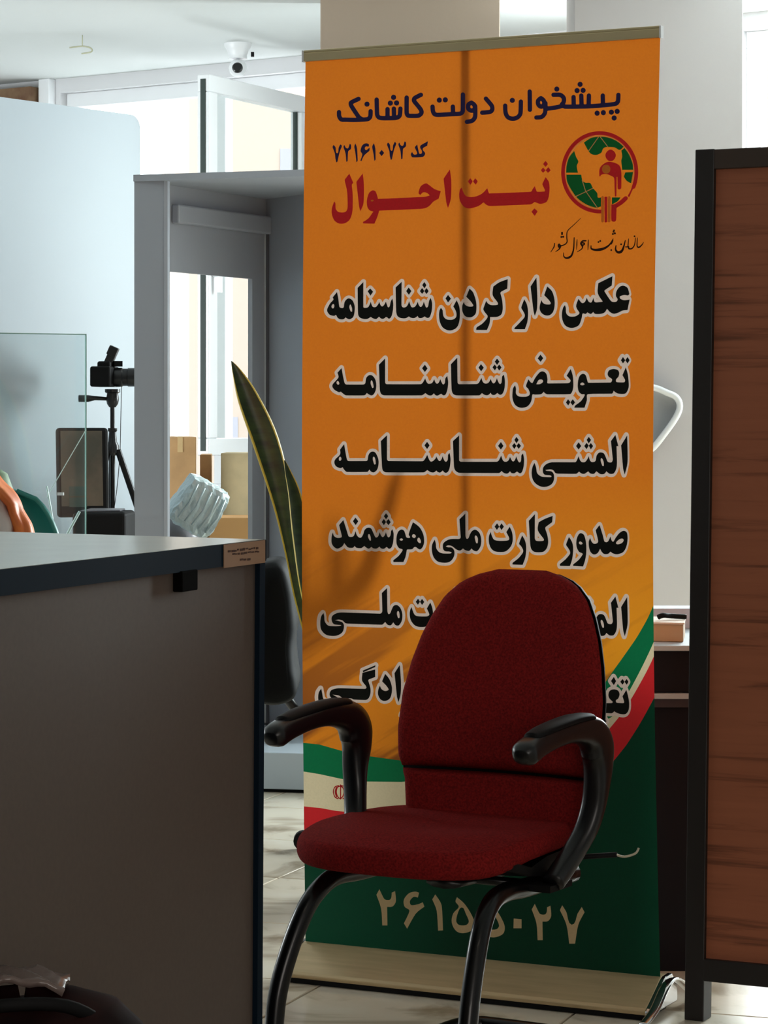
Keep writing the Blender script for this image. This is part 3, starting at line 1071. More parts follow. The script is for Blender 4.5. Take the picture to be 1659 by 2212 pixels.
def leaf(pts, widths, face=0.0, name='leaf'):
    """pts: centre line in space; widths: half widths"""
    c = spline(pts, 5)
    w = spline([(a, 0, 0) for a in widths], 5)
    mbl = MB()
    n_ = len(c)
    base = len(c)
    vs, fs, mi = [], [], []
    for i in range(n_):
        t_ = (c[min(i + 1, n_ - 1)] - c[max(i - 1, 0)]).normalized()
        fr_ = face if not isinstance(face, tuple) else face[0] + (face[1] - face[0]) * i / n_
        side = Vector((math.cos(fr_), math.sin(fr_), 0))
        side = (side - t_ * side.dot(t_)).normalized()
        nn_ = t_.cross(side)
        hw = max(0.0008, w[i].x)
        for q, lift in ((-1, .25), (-.82, .16), (-.4, .03), (0, 0), (.4, .03), (.82, .16), (1, .25)):
            vs.append(c[i] + side * q * hw + nn_ * lift * hw)
    for i in range(n_ - 1):
        for q in range(6):
            fs.append((i * 7 + q, i * 7 + q + 1, (i + 1) * 7 + q + 1, (i + 1) * 7 + q))
            mi.append(1 if q in (0, 5) else 0)
    mbl.v, mbl.f, mbl.m = [tuple(v) for v in vs], fs, mi
    return mbl.build(name, [lg_m, ly_m], plant, smooth=True, solid=0.003)


lY = 6.801
leaf([Vector((-0.09, 6.91, 0.46)), P(690, 1420, 6.866), P(655, 1300, lY), P(634, 1195, lY), P(612, 1085, lY), P(575, 955, lY), P(536, 860, lY), P(512, 805, lY), P(500, 780, lY)],
     [.014, .018, .020, .021, .027, .034, .027, .012, .0005], (0.5, -0.1))
leaf([Vector((-0.06, 6.88, 0.46)), P(700, 1400, 6.801), P(668, 1290, 6.737), P(650, 1160, 6.737), P(636, 1070, 6.737), P(622, 1020, 6.737), P(615, 994, 6.737)],
     [.016, .02, .022, .024, .017, .008, .0005], -0.3)
leaf([Vector((-0.10, 6.96, 0.46)), P(672, 1380, 6.905), P(648, 1280, 6.866), P(632, 1200, 6.866), P(616, 1120, 6.866), P(606, 1070, 6.866)],
     [.012, .013, .012, .009, .005, .0005], 0.3)
leaf([Vector((-0.01, 6.85, 0.46)), Vector((-0.02, 6.45, 0.72)), P(812, 1270, 5.98), P(846, 1165, 5.92), P(868, 1090, 5.90), P(884, 1030, 5.89), P(900, 980, 5.88)],
     [.016, .024, .024, .020, .0165, .013, .001], -0.46)
leaf([Vector((-0.03, 6.85, 0.46)), Vector((-0.05, 6.5, 0.68)), P(790, 1290, 6.05), P(800, 1200, 6.02), P(797, 1130, 6.02), P(790, 1080, 6.02)],
     [.016, .028, .034, .030, .018, .001], -0.46)
leaf([Vector((-0.05, 6.85, 0.46)), Vector((-0.09, 6.5, 0.66)), P(740, 1300, 6.10), P(732, 1220, 6.08), P(722, 1150, 6.08), P(716, 1110, 6.08)],
     [.016, .028, .034, .030, .018, .001], -0.46)
leaf([Vector((0.03, 6.94, 0.46)), Vector((0.06, 6.92, 0.75)), Vector((0.05, 6.94, 1.05)), Vector((0.07, 6.96, 1.2))],
     [.016, .03, .026, .001], 0.6)

# ------------------------------------------------------------------ wood screen on the right
ra_, rb_ = P(1478, 0, 5.486).xy, P(1659, 0, 5.405).xy
rdir = (rb_ - ra_).normalized()
scr_ = thing('wooden_screen', 'dark framed wood grain screen panel standing right of the banner', 'partition', (*ra_, 0))
blk = mat('black_brown_laminate', (26, 20, 18), 0.5)
brn = mat('dark_brown_laminate', (58, 44, 34), 0.5)
wood = wood_mat('walnut_laminate', (158, 94, 66), (116, 68, 47))
rn = Vector((-rdir.y, rdir.x))


def SL(s, o=0.0):
    q = ra_ + rdir * s + rn * o
    return (q.x, q.y)


LW = 1.25
mb = MB()
pw = 0.042
lean = 0.024
z_t = 1.808
poly = [SL(0, 0), SL(pw, 0), SL(pw, 0.05), SL(0, 0.05)]
vs = [(x, y, 0.0) for x, y in poly] + [(x + rdir.x * lean, y + rdir.y * lean, z_t) for x, y in poly]
mb.add(vs, [(3, 2, 1, 0), (4, 5, 6, 7), (0, 1, 5, 4), (1, 2, 6, 5), (2, 3, 7, 6), (3, 0, 4, 7)])
mb.build('post', blk, scr_, bevel=0.002)
poly = [SL(LW, 0), SL(LW + pw, 0), SL(LW + pw, 0.05), SL(LW, 0.05)]
mb = MB(); mb.prism(poly, 0, z_t); mb.build('post', blk, scr_, bevel=0.002)
mb = MB(); mb.slab(SL(pw + lean - .002, 0.001), SL(LW, 0.001), 0.045, z_t - 0.042, z_t - 0.001)
mb.build('top_rail', brn, scr_, bevel=0.002)
mb = MB(); mb.slab(SL(pw - .002, 0.0), SL(LW, 0.0), 0.045, 0.084, 0.130)
mb.build('bottom_rail', blk, scr_, bevel=0.002)
mb = MB()
x_a, x_b = SL(pw, .012), SL(LW, .012)
vs = [(*SL(pw - .001, .012), .128), (*SL(LW, .012), .128), (*SL(LW, .03), .128), (*SL(pw - .001, .03), .128),
      (*SL(pw + lean - .001, .012), z_t - .04), (*SL(LW, .012), z_t - .04), (*SL(LW, .03), z_t - .04), (*SL(pw + lean - .001, .03), z_t - .04)]
mb.add(vs, [(3, 2, 1, 0), (4, 5, 6, 7), (0, 1, 5, 4), (1, 2, 6, 5), (2, 3, 7, 6), (3, 0, 4, 7)])
mb.build('wood_panel', wood, scr_)

# ------------------------------------------------------------------ dark desk behind the banner and screen
dk = thing('drawer_cabinet', 'dark drawer cabinet with white edged top, between banner and wooden screen', 'cabinet', (0.58, 6.2, 0))
navy = mat('dark_navy_laminate', (18, 18, 26), 0.6, spec=0.2)
dY = 5.907
zd = CZ - (1394 - HY) / F * dY
mb = MB(); mb.box((0.58, dY + 0.3, zd - 0.006), (0.42, 0.62, 0.012)); mb.build('desktop', M['laminate'], dk, bevel=0.002)
z2_ = CZ - (1499 - HY) / F * dY
mb = MB(); mb.box((0.58, dY + 0.31, (zd - 0.012 + z2_) / 2), (0.40, 0.58, zd - 0.014 - z2_)); mb.build('drawer_front', navy, dk, bevel=0.002)
mb = MB(); mb.box((0.58, dY + 0.305, z2_ - 0.006), (0.41, 0.60, 0.012)); mb.build('white_strip', M['laminate'], dk, bevel=0.002)
mb = MB(); mb.box((0.58, dY + 0.33, (z2_ - 0.012) / 2), (0.40, 0.54, z2_ - 0.012)); mb.build('front_panel', navy, dk)
mb = MB(); mb.box((0.58, dY + 0.315, z2_ - 0.024), (0.405, 0.56, 0.02)); mb.build('under_rail', mat('plum_rail', (60, 48, 54), .6), dk)

bx_ = thing('paper_box', 'small beige cardboard box on the dark cabinet right of the banner', 'box', (X(1440, 6.089), 6.05, zd))
mb = MB(); zb1 = CZ - (1349 - HY) / F * 5.985
mb.prism([(X(1398, 5.998), 6.011), (X(1476, 5.985), 5.985), (X(1480, 6.154), 6.154), (X(1402, 6.154), 6.17)], zd + 0.0005, zb1)
mb.build('carton', mat('tan_carton', (190, 160, 128), .8), bx_, bevel=0.002)
mb = MB(); mb.prism([(X(1396, 5.998), 6.006), (X(1478, 5.985), 5.98), (X(1482, 6.154), 6.159), (X(1400, 6.154), 6.175)], zb1, zb1 + 0.004)
mb.build('lid', mat('pale_lid', (222, 208, 196), .7), bx_)
gl = MB(); z_g = zb1 + 0.004
gl.tube(spline([(X(1420, 6.063), 6.06, z_g + .006), (X(1432, 6.063), 6.06, z_g + .011), (X(1452, 6.063), 6.08, z_g + .008), (X(1485, 6.063), 6.08, z_g + .006)]), [0.004] + [0.006] * 17 + [0.005], 8)
o = gl.build('black_pouch', M['black_matte'], smooth=True)
tag(o, 'small black pouch lying on the beige cardboard box', 'pouch')
# pale stack of papers behind the box
pp = MB(); z_q = CZ - (1312 - HY) / F * 6.413
pp.box((X(1425, 6.413), 6.43, (zd + z_q) / 2), (0.18, 0.10, z_q - zd - .001))
o = pp.build('paper_stack', mat('pale_paper', (206, 208, 220), .8, noise=.05, nscale=60)); tag(o, 'pale stack of papers behind the beige cardboard box', 'papers')

# rounded shell on the column
shp = [(1380, 835), (1415, 838), (1440, 848), (1458, 856), (1467, 868), (1468, 882), (1462, 898), (1448, 920), (1430, 944), (1412, 966), (1380, 990)]
yw = 9.664
sh = thing('wall_shell', 'white rimmed grey shade mounted on the column beside the banner', 'wall fixture', (*P(1420, 0, yw).xy, 1.25))
ol = [P(p.x, p.y, yw) for p in spline([(*p, 0) for p in shp], 3)]
mb = MB(); mb.tube(ol + [ol[0]], 0.012, 8); mb.build('rim', M['frame'], sh, smooth=True)
mb = MB(); n = len(ol)
c0_ = sum(ol, Vector()) / n
vs = [Vector((p.x, yw, p.z)) for p in ol] + [c0_ + (p - c0_) * .55 + Vector((0, 0.035, 0)) for p in ol]
mb.add(vs, [((i + 1) % n, i, n + i, n + (i + 1) % n) for i in range(n)] + [tuple(range(2 * n - 1, n - 1, -1))])
mb.build('casing', mat('grey_casing', (150, 154, 158), .5), sh, smooth=True)

# ------------------------------------------------------------------ ceiling fittings
sc_ = thing('security_camera', 'small white dome security camera on the ceiling above the sash', 'camera', P(518, 138, 11.919))
cc = P(514, 138, 11.919); cc.z = CEIL
Rx = Matrix.Rotation(math.pi, 3, 'X')
mb = MB(); mb.lathe(cc, [(0.062, 0), (0.062, 0.012), (0.05, 0.03), (0.04, 0.055), (0.042, 0.07)], 24, M=Rx); mb.build('mount', M['frame'], sc_, smooth=True, autos=40)
mb = MB(); mb.lathe(cc - Vector((0, 0.0, 0.112)), [(0.002, -.042), (0.022, -.036), (0.036, -.02), (0.042, 0), (0.036, .02), (0.022, .036), (0.002, .042)], 20); mb.build('ball', M['frame'], sc_, smooth=True)
mb = MB(); Rn = Matrix.Rotation(math.radians(80), 3, 'X')
mb.lathe(cc - Vector((0, 0.034, 0.116)), [(0.024, 0), (0.024, 0.008), (0.018, 0.012)], 18, M=Rn); mb.build('lens', M['black'], sc_)
mb = MB(); mb.box(cc + Vector((0.066, 0, -0.05)), (0.014, 0.02, 0.02)); mb.build('cable_plug', M['black_matte'], sc_)
hk = MB()
hk.tube(spline([P(150, 103, 11.66), P(178, 100, 11.66), P(196, 104, 11.66), P(197, 112, 11.66), P(176, 116, 11.66)]), 0.0035, 6)
hk.tube([P(178, 100, 11.66), Vector((P(178, 100, 11.66).x, 11.66, CEIL))], 0.0025, 6)
o = hk.build('ceiling_wire', mat('pale_bent_wire', (176, 176, 150), .5), smooth=True); tag(o, 'bent wire hook poking out of the stained ceiling', 'wire')

# ------------------------------------------------------------------ bag in the near left corner
bxs, bys = -0.42, 3.135
stl = thing('low_stool', 'low black stool at the foot of the counter', 'stool', (bxs, bys, 0))
mb = MB(); mb.lathe((bxs, bys, 0.36), [(0.12, 0), (0.15, 0.012), (0.15, 0.035), (0.13, 0.045)], 24); mb.build('seat', M['black_matte'], stl, smooth=True, autos=40)
for k in range(4):
    a = math.radians(45 + 90 * k)
    mb = MB(); mb.tube([(bxs + .09 * math.cos(a), bys + .09 * math.sin(a), .36), (bxs + .13 * math.cos(a), bys + .13 * math.sin(a), 0)], 0.011, 8); mb.build('leg', M['black_metal'], stl)
hb = thing('handbag', 'dark red and black bag with a clear packet on top, bottom left corner', 'bag', (bxs, bys, 0.405))


def hbf(u, v):
    a = u * 2 * math.pi
    r = [0.115, 0.135, 0.14, 0.13, 0.105, 0.06, 0.005]
    z = [0.0, 0.02, 0.08, 0.12, 0.148, 0.160, 0.163]
    k_ = v * 6; i_ = min(5, int(k_)); f_ = k_ - i_
    rr_ = r[i_] + (r[i_ + 1] - r[i_]) * f_
    zz = z[i_] + (z[i_ + 1] - z[i_]) * f_
    w = 1 + 0.05 * math.sin(3 * a + 4 * v) + 0.025 * math.sin(7 * a)
    return (bxs - .01 + rr_ * w * math.cos(a) * 1.05, bys + rr_ * w * math.sin(a) * .75, .4055 + zz + 0.012 * math.sin(a * 2 + 1) * v)


mb = MB(); mb.grid(hbf, 36, 18, closeu=True); mb.build('bag_body', mat('dark_red_black_leather', (40, 14, 13), .7, spec=.15, rgb2=(10, 8, 11), nscale=14), hb, smooth=True)
mb = MB(); mb.tube(spline([(bxs - .1, bys - .06, .55), (bxs - .03, bys - .085, .572), (bxs + .05, bys - .06, .567), (bxs + .10, bys - .02, .53)]), 0.008, 8, flat=.5)
mb.build('bag_handle', M['black_matte'], hb, smooth=True)
mb = MB(); mb.grid(lambda u, v: (bxs - .075 + u * .12, bys - .05 + v * .07, .582 + .012 * math.sin(u * 3.1) + .003 * math.sin(u * 17 + v * 9)), 12, 8)
o = mb.build('clear_packet', mat('clear_plastic_packet', (120, 104, 98), .2, bump=.6, bscale=40), smooth=True, solid=0.008)
tag(o, 'crumpled clear plastic packet on the dark handbag', 'packet')

# ------------------------------------------------------------------ roll-up banner
bL = Vector((-0.1765, 5.936)); bR = Vector((0.582, 5.559))
bdir = (bR - bL).normalized(); bnor = Vector((bdir.y, -bdir.x))      # bnor faces the camera
BW = (bR - bL).length
ZB0, ZB1 = 0.072, 2.056


def to_uz(px, py):
    """photo pixel -> (metres along the banner, height) on its plane"""
    t = (px - CX) / F
    # bL + s*bdir = (t*Y, Y)
    s = (t * bL.y - bL.x) / (bdir.x - t * bdir.y)
    Y = bL.y + bdir.y * s
    return s, CZ - (py - HY) / F * Y


def bpt(s, z, lift=0.0):
    """banner surface: the cloth bows sideways a little between its two ends"""
    v = min(1, max(0, (z - ZB0) / (ZB1 - ZB0)))
    u = s / BW
    bow = -(0.006 + 0.008 * u) * math.sin(math.pi * v) * abs(2 * u - 1) ** 9
    curl = 0.006 * math.sin(math.pi * v) * (2 * u - 1) ** 2
    # lettering traced on the flat plane is laid on unshifted except in depth
    q = bL + bdir * (s + (bow if lift == 0 else 0)) + bnor * (curl + lift)
    return (q.x, q.y, z)


banner = thing('banner', 'orange roll-up banner with black Persian lettering and a flag ribbon', 'banner', (*((bL + bR) / 2), 0))
TL = 0.30
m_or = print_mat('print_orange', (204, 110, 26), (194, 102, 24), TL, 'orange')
m_gr = print_mat('print_green', (10, 104, 62), None, TL)
m_cr = print_mat('print_cream', (214, 196, 160), None, TL)
m_rd = print_mat('print_red', (196, 36, 40), None, TL)
m_dg = print_mat('print_dark_green', (4, 62, 38), (2, 50, 34), 0.25)
m_cream = print_mat('print_outline_cream', (226, 202, 188), None, 0.2)
m_bk = print_mat('print_black', (14, 14, 8), (8, 12, 6), 0.1)
m_nv = print_mat('print_navy', (44, 36, 92), None, 0.12)
m_red = print_mat('print_crimson', (226, 40, 48), None, 0.15)
m_lgr = print_mat('print_logo_green', (6, 122, 54), None, 0.15)
m_pink = print_mat('print_pale_line', (240, 176, 110), None, 0.15)
m_or2 = print_mat('print_orange_top', (244, 136, 40), None, 0.1)
m_br = print_mat('print_dark_brown', (58, 28, 14), None, 0.15)
m_num = print_mat('print_number_cream', (226, 196, 150), None, 0.2)

curves = {
    'green': [(640, 1602), (693, 1608), (737, 1621), (781, 1631), (867, 1643), (980, 1650), (1100, 1622), (1220, 1556), (1308, 1475), (1328, 1447), (1355, 1411), (1381, 1377), (1409, 1336), (1440, 1286)],
    'cream': [(640, 1663), (693, 1672), (737, 1682), (781, 1688), (867, 1689), (980, 1678), (1120, 1645), (1230, 1600), (1324, 1548), (1340, 1524), (1365, 1489), (1387, 1452), (1409, 1415), (1440, 1364)],
    'red': [(640, 1740), (693, 1745), (725, 1751), (765, 1755.5), (805, 1755.5), (867, 1748), (1000, 1715), (1150, 1660), (1260, 1612), (1316, 1576), (1340, 1548), (1365, 1513), (1409, 1445), (1440, 1396)],
    'dark': [(640, 1825), (730, 1832), (800, 1835), (950, 1825), (1100, 1780), (1200, 1728), (1310, 1664), (1355, 1610), (1383, 1570), (1411, 1528), (1440, 1486)],
}
cz = {}
for k_, pts in curves.items():
    uz = [to_uz(*p) for p in pts]
    cz[k_] = ([a for a, b in uz], [b for a, b in uz])

# ---- tracing helpers: coordinates read off enlargements of the lettering
def parse(s):
    out = []
    for tok in s.split():
        c = tok.endswith('c')
        x, y = tok.rstrip('c').split(',')
        out.append((float(x), float(y), c))
    return out


def smooth(pts, closed=True, sub=4):
    n = len(pts)
    res = []
    rng = range(n) if closed else range(n - 1)
    for i in rng:
        p1, p2 = pts[i], pts[(i + 1) % n]
        if closed:
            p0, p3 = pts[i - 1], pts[(i + 2) % n]
        else:
            p0, p3 = pts[max(i - 1, 0)], pts[min(i + 2, n - 1)]
        d = math.hypot(p2[0] - p1[0], p2[1] - p1[1])
        if p1[2] and p2[2]:
            res.append(p1[:2]); continue
        if p1[2]: p0 = p1
        if p2[2]: p3 = p2
        # chord-limited tangents keep long straight strokes straight
        def tan(a, b, c):
            tx, ty = c[0] - a[0], c[1] - a[1]
            l = math.hypot(tx, ty) or 1
            m = min(math.hypot(b[0] - a[0], b[1] - a[1]) or 1e9, math.hypot(c[0] - b[0], c[1] - b[1]) or 1e9, d)
            return tx / l * m, ty / l * m
        t1 = tan(p0, p1, p2) if p0 is not p1 else ((p2[0] - p1[0]) * .6, (p2[1] - p1[1]) * .6)
        t2 = tan(p1, p2, p3) if p3 is not p2 else ((p2[0] - p1[0]) * .6, (p2[1] - p1[1]) * .6)
        for k in range(sub):
            t = k / sub
            h1, h2, h3, h4 = 2 * t**3 - 3 * t * t + 1, t**3 - 2 * t * t + t, -2 * t**3 + 3 * t * t, t**3 - t * t
            res.append((h1 * p1[0] + h2 * t1[0] + h3 * p2[0] + h4 * t2[0], h1 * p1[1] + h2 * t1[1] + h3 * p2[1] + h4 * t2[1]))
    if not closed:
        res.append(pts[-1][:2])
    return res


def to_px(pts, reg, dx=0, dy=0):
    x0, y0, s = reg
    return [(x0 + (x + dx) / s, y0 + (y + dy) / s) for x, y in pts]


def fill_polys(polys, name, m, parent, lift, holes=()):
    mb = MB()
    for p in polys:
        hs = [h for h in holes if inside(np.array([h[0][0]]), np.array([h[0][1]]), p)[0]]
        loops = [[Vector((*to_uz(x, y), 0)) for x, y in q] for q in [p] + hs]
        tris = tessellate_polygon(loops)
        q = [a for l_ in loops for a in l_]
        vs = [bpt(a.x, a.y, lift) for a in q]
        fs = []
        for t in tris:
            a, b, c = (q[i] for i in t)
            cr = (b.x - a.x) * (c.y - a.y) - (b.y - a.y) * (c.x - a.x)
            if abs(cr) < 1e-12: continue
            fs.append(tuple(t) if cr > 0 else tuple(t[::-1]))
        mb.add(vs, fs)
    return mb.build(name, m, parent)


def seg_dist(gx, gy, a, b, wa=0.0, wb=0.0):
    dx, dy = b[0] - a[0], b[1] - a[1]
    l2 = dx * dx + dy * dy + 1e-12
    t = np.clip(((gx - a[0]) * dx + (gy - a[1]) * dy) / l2, 0, 1)
    return np.hypot(gx - a[0] - t * dx, gy - a[1] - t * dy) - (wa + (wb - wa) * t)


def inside(gx, gy, poly):
    ins = np.zeros(gx.shape, bool)
    n = len(poly)
    for i in range(n):
        x1, y1 = poly[i]; x2, y2 = poly[(i + 1) % n]
        if y1 == y2: continue
        c = ((y1 > gy) != (y2 > gy)) & (gx < (x2 - x1) * (gy - y1) / (y2 - y1) + x1)
        ins ^= c
    return ins


def iso_mesh(polys, strokes, w, name, m, parent, lift, cell=1.6):
    """one clean sheet covering everything within w pixels of the polygons and strokes"""
    allp = [p for pl in polys for p in pl] + [q[:2] for st in strokes for q in st]
    mxw = w + max([q[2] for st in strokes for q in st] + [0])
    x0 = min(p[0] for p in allp) - mxw - 3; x1 = max(p[0] for p in allp) + mxw + 3
    y0 = min(p[1] for p in allp) - mxw - 3; y1 = max(p[1] for p in allp) + mxw + 3
    nx, ny = int((x1 - x0) / cell) + 2, int((y1 - y0) / cell) + 2
    D = np.full((ny, nx), 1e3)
    X0, Y0 = x0 + np.arange(nx) * cell, y0 + np.arange(ny) * cell

    def window(pts, pad):
        ax = max(0, int((min(p[0] for p in pts) - pad - x0) / cell)); bx_ = min(nx, int((max(p[0] for p in pts) + pad - x0) / cell) + 2)
        ay = max(0, int((min(p[1] for p in pts) - pad - y0) / cell)); by_ = min(ny, int((max(p[1] for p in pts) + pad - y0) / cell) + 2)
        return slice(ay, by_), slice(ax, bx_)
    for pl in polys:
        n = len(pl)
        for i in range(n):
            a, b = pl[i], pl[(i + 1) % n]
            sy, sx = window((a, b), mxw + 4)
            gx, gy = np.meshgrid(X0[sx], Y0[sy])
            D[sy, sx] = np.minimum(D[sy, sx], seg_dist(gx, gy, a, b))
        sy, sx = window(pl, 2)
        gx, gy = np.meshgrid(X0[sx], Y0[sy])
        ins = inside(gx, gy, pl)
        D[sy, sx] = np.where(ins, np.minimum(D[sy, sx], -1.0), D[sy, sx])
    for st in strokes:
        for a, b in zip(st[:-1], st[1:]):
            sy, sx = window((a, b), mxw + 4)
            gx, gy = np.meshgrid(X0[sx], Y0[sy])
            D[sy, sx] = np.minimum(D[sy, sx], seg_dist(gx, gy, a, b, a[2], b[2]))
    V = D - w
    V = np.where(np.abs(V) < 1e-6, 1e-6, V)
    verts, faces, idx = [], [], {}

    def vid(key, x, y):
        if key not in idx:
            idx[key] = len(verts)
            verts.append(bpt(*to_uz(x, y), lift))
        return idx[key]
    neg = V < 0
    cnt = neg[:-1, :-1].astype(int) + neg[1:, :-1] + neg[:-1, 1:] + neg[1:, 1:]
    for j, i in zip(*np.nonzero(cnt)):
        cs = ((j, i), (j, i + 1), (j + 1, i + 1), (j + 1, i))
        poly = []
        for k in range(4):
            a, b = cs[k], cs[(k + 1) % 4]
            va, vb = V[a], V[b]
            if va < 0:
                poly.append(vid(a, X0[a[1]], Y0[a[0]]))
            if (va < 0) != (vb < 0):
                t = va / (va - vb)
                key = (a, b) if a < b else (b, a)
                poly.append(vid(key, X0[a[1]] + (X0[b[1]] - X0[a[1]]) * t, Y0[a[0]] + (Y0[b[0]] - Y0[a[0]]) * t))
        if len(poly) >= 3:
            faces.append(tuple(poly[::-1]))
    mb = MB(); mb.add(verts, faces)
    return mb.build(name, m, parent)


LINES = []


def letters(reg, text, dx=0, dy=0):
    """text: polygons separated by |"""
    return [to_px(smooth(parse(t)), reg, dx, dy) for t in text.split('|') if t.strip()]


A1, A2 = (690, 580, 4.879), (1030, 580, 4.879)
B1, B2 = (700, 750, 4.879), (1030, 750, 4.879)
C1, C2 = (700, 920, 4.879), (1030, 920, 4.879)
D1, D2 = (700, 1090, 4.879), (1030, 1090, 4.879)
E1, E2 = (670, 1250, 4.879), (670, 1410, 4.879)
F3 = (1270, 1260, 5.027)

kar = '480,325c 510,380 523,450 515,550 485,635c 378,632c 380,612 440,565 485,510 490,480 470,440 447,410|615,100c 613,350 625,378 660,385 700,382 710,370 700,350 645,270 655,185c 720,150 803,118c 797,185c 730,235 725,255 748,330 755,400 740,460 700,498 620,500 580,475 565,420 550,170c'
wawD = '1100,300 1135,320 1155,390 1160,480 1150,570 1125,652c 1018,645c 1022,628 1080,580 1120,525 1115,512 1080,495 1055,440 1055,370 1075,318'
almosna = ('610,390c 628,440 640,500 690,535 780,540 790,530 770,520 720,515 700,490 702,440 740,400 800,383 1040,383 1060,360 1078,318c 1090,355 1110,380 1145,380 1170,350 1185,318c 1195,355 1215,380 1250,375 1262,350 1270,310 1300,280 1345,290 1370,340 1385,375 1410,385 1430,380 1440,350 1420,160c 1468,95c 1500,215c 1480,215 1485,380 1478,450 1450,500 1410,505 1385,490 1372,478c 1350,505 1310,508 1275,485 1265,478c 1240,505 1200,500 1180,478c 1140,505 1105,500 1082,480c 1050,505 860,503 830,495 812,470 780,458 725,465c 740,474 790,480 815,512 815,570 790,615 740,640 680,640 625,610 590,560 580,490 590,430'
           '|1078,172c 1105,212c 1078,250c 1050,212c|1185,115c 1210,148c 1185,185c 1162,148c|1162,178c 1185,208c 1162,245c 1137,212c|1207,180c 1231,212c 1207,248c 1185,208c'
           '|1593,100c 1598,300 1595,400 1568,512c 1550,450 1528,205c')
almosna_hole = '1320,340 1312,370 1330,420 1345,420 1342,375'

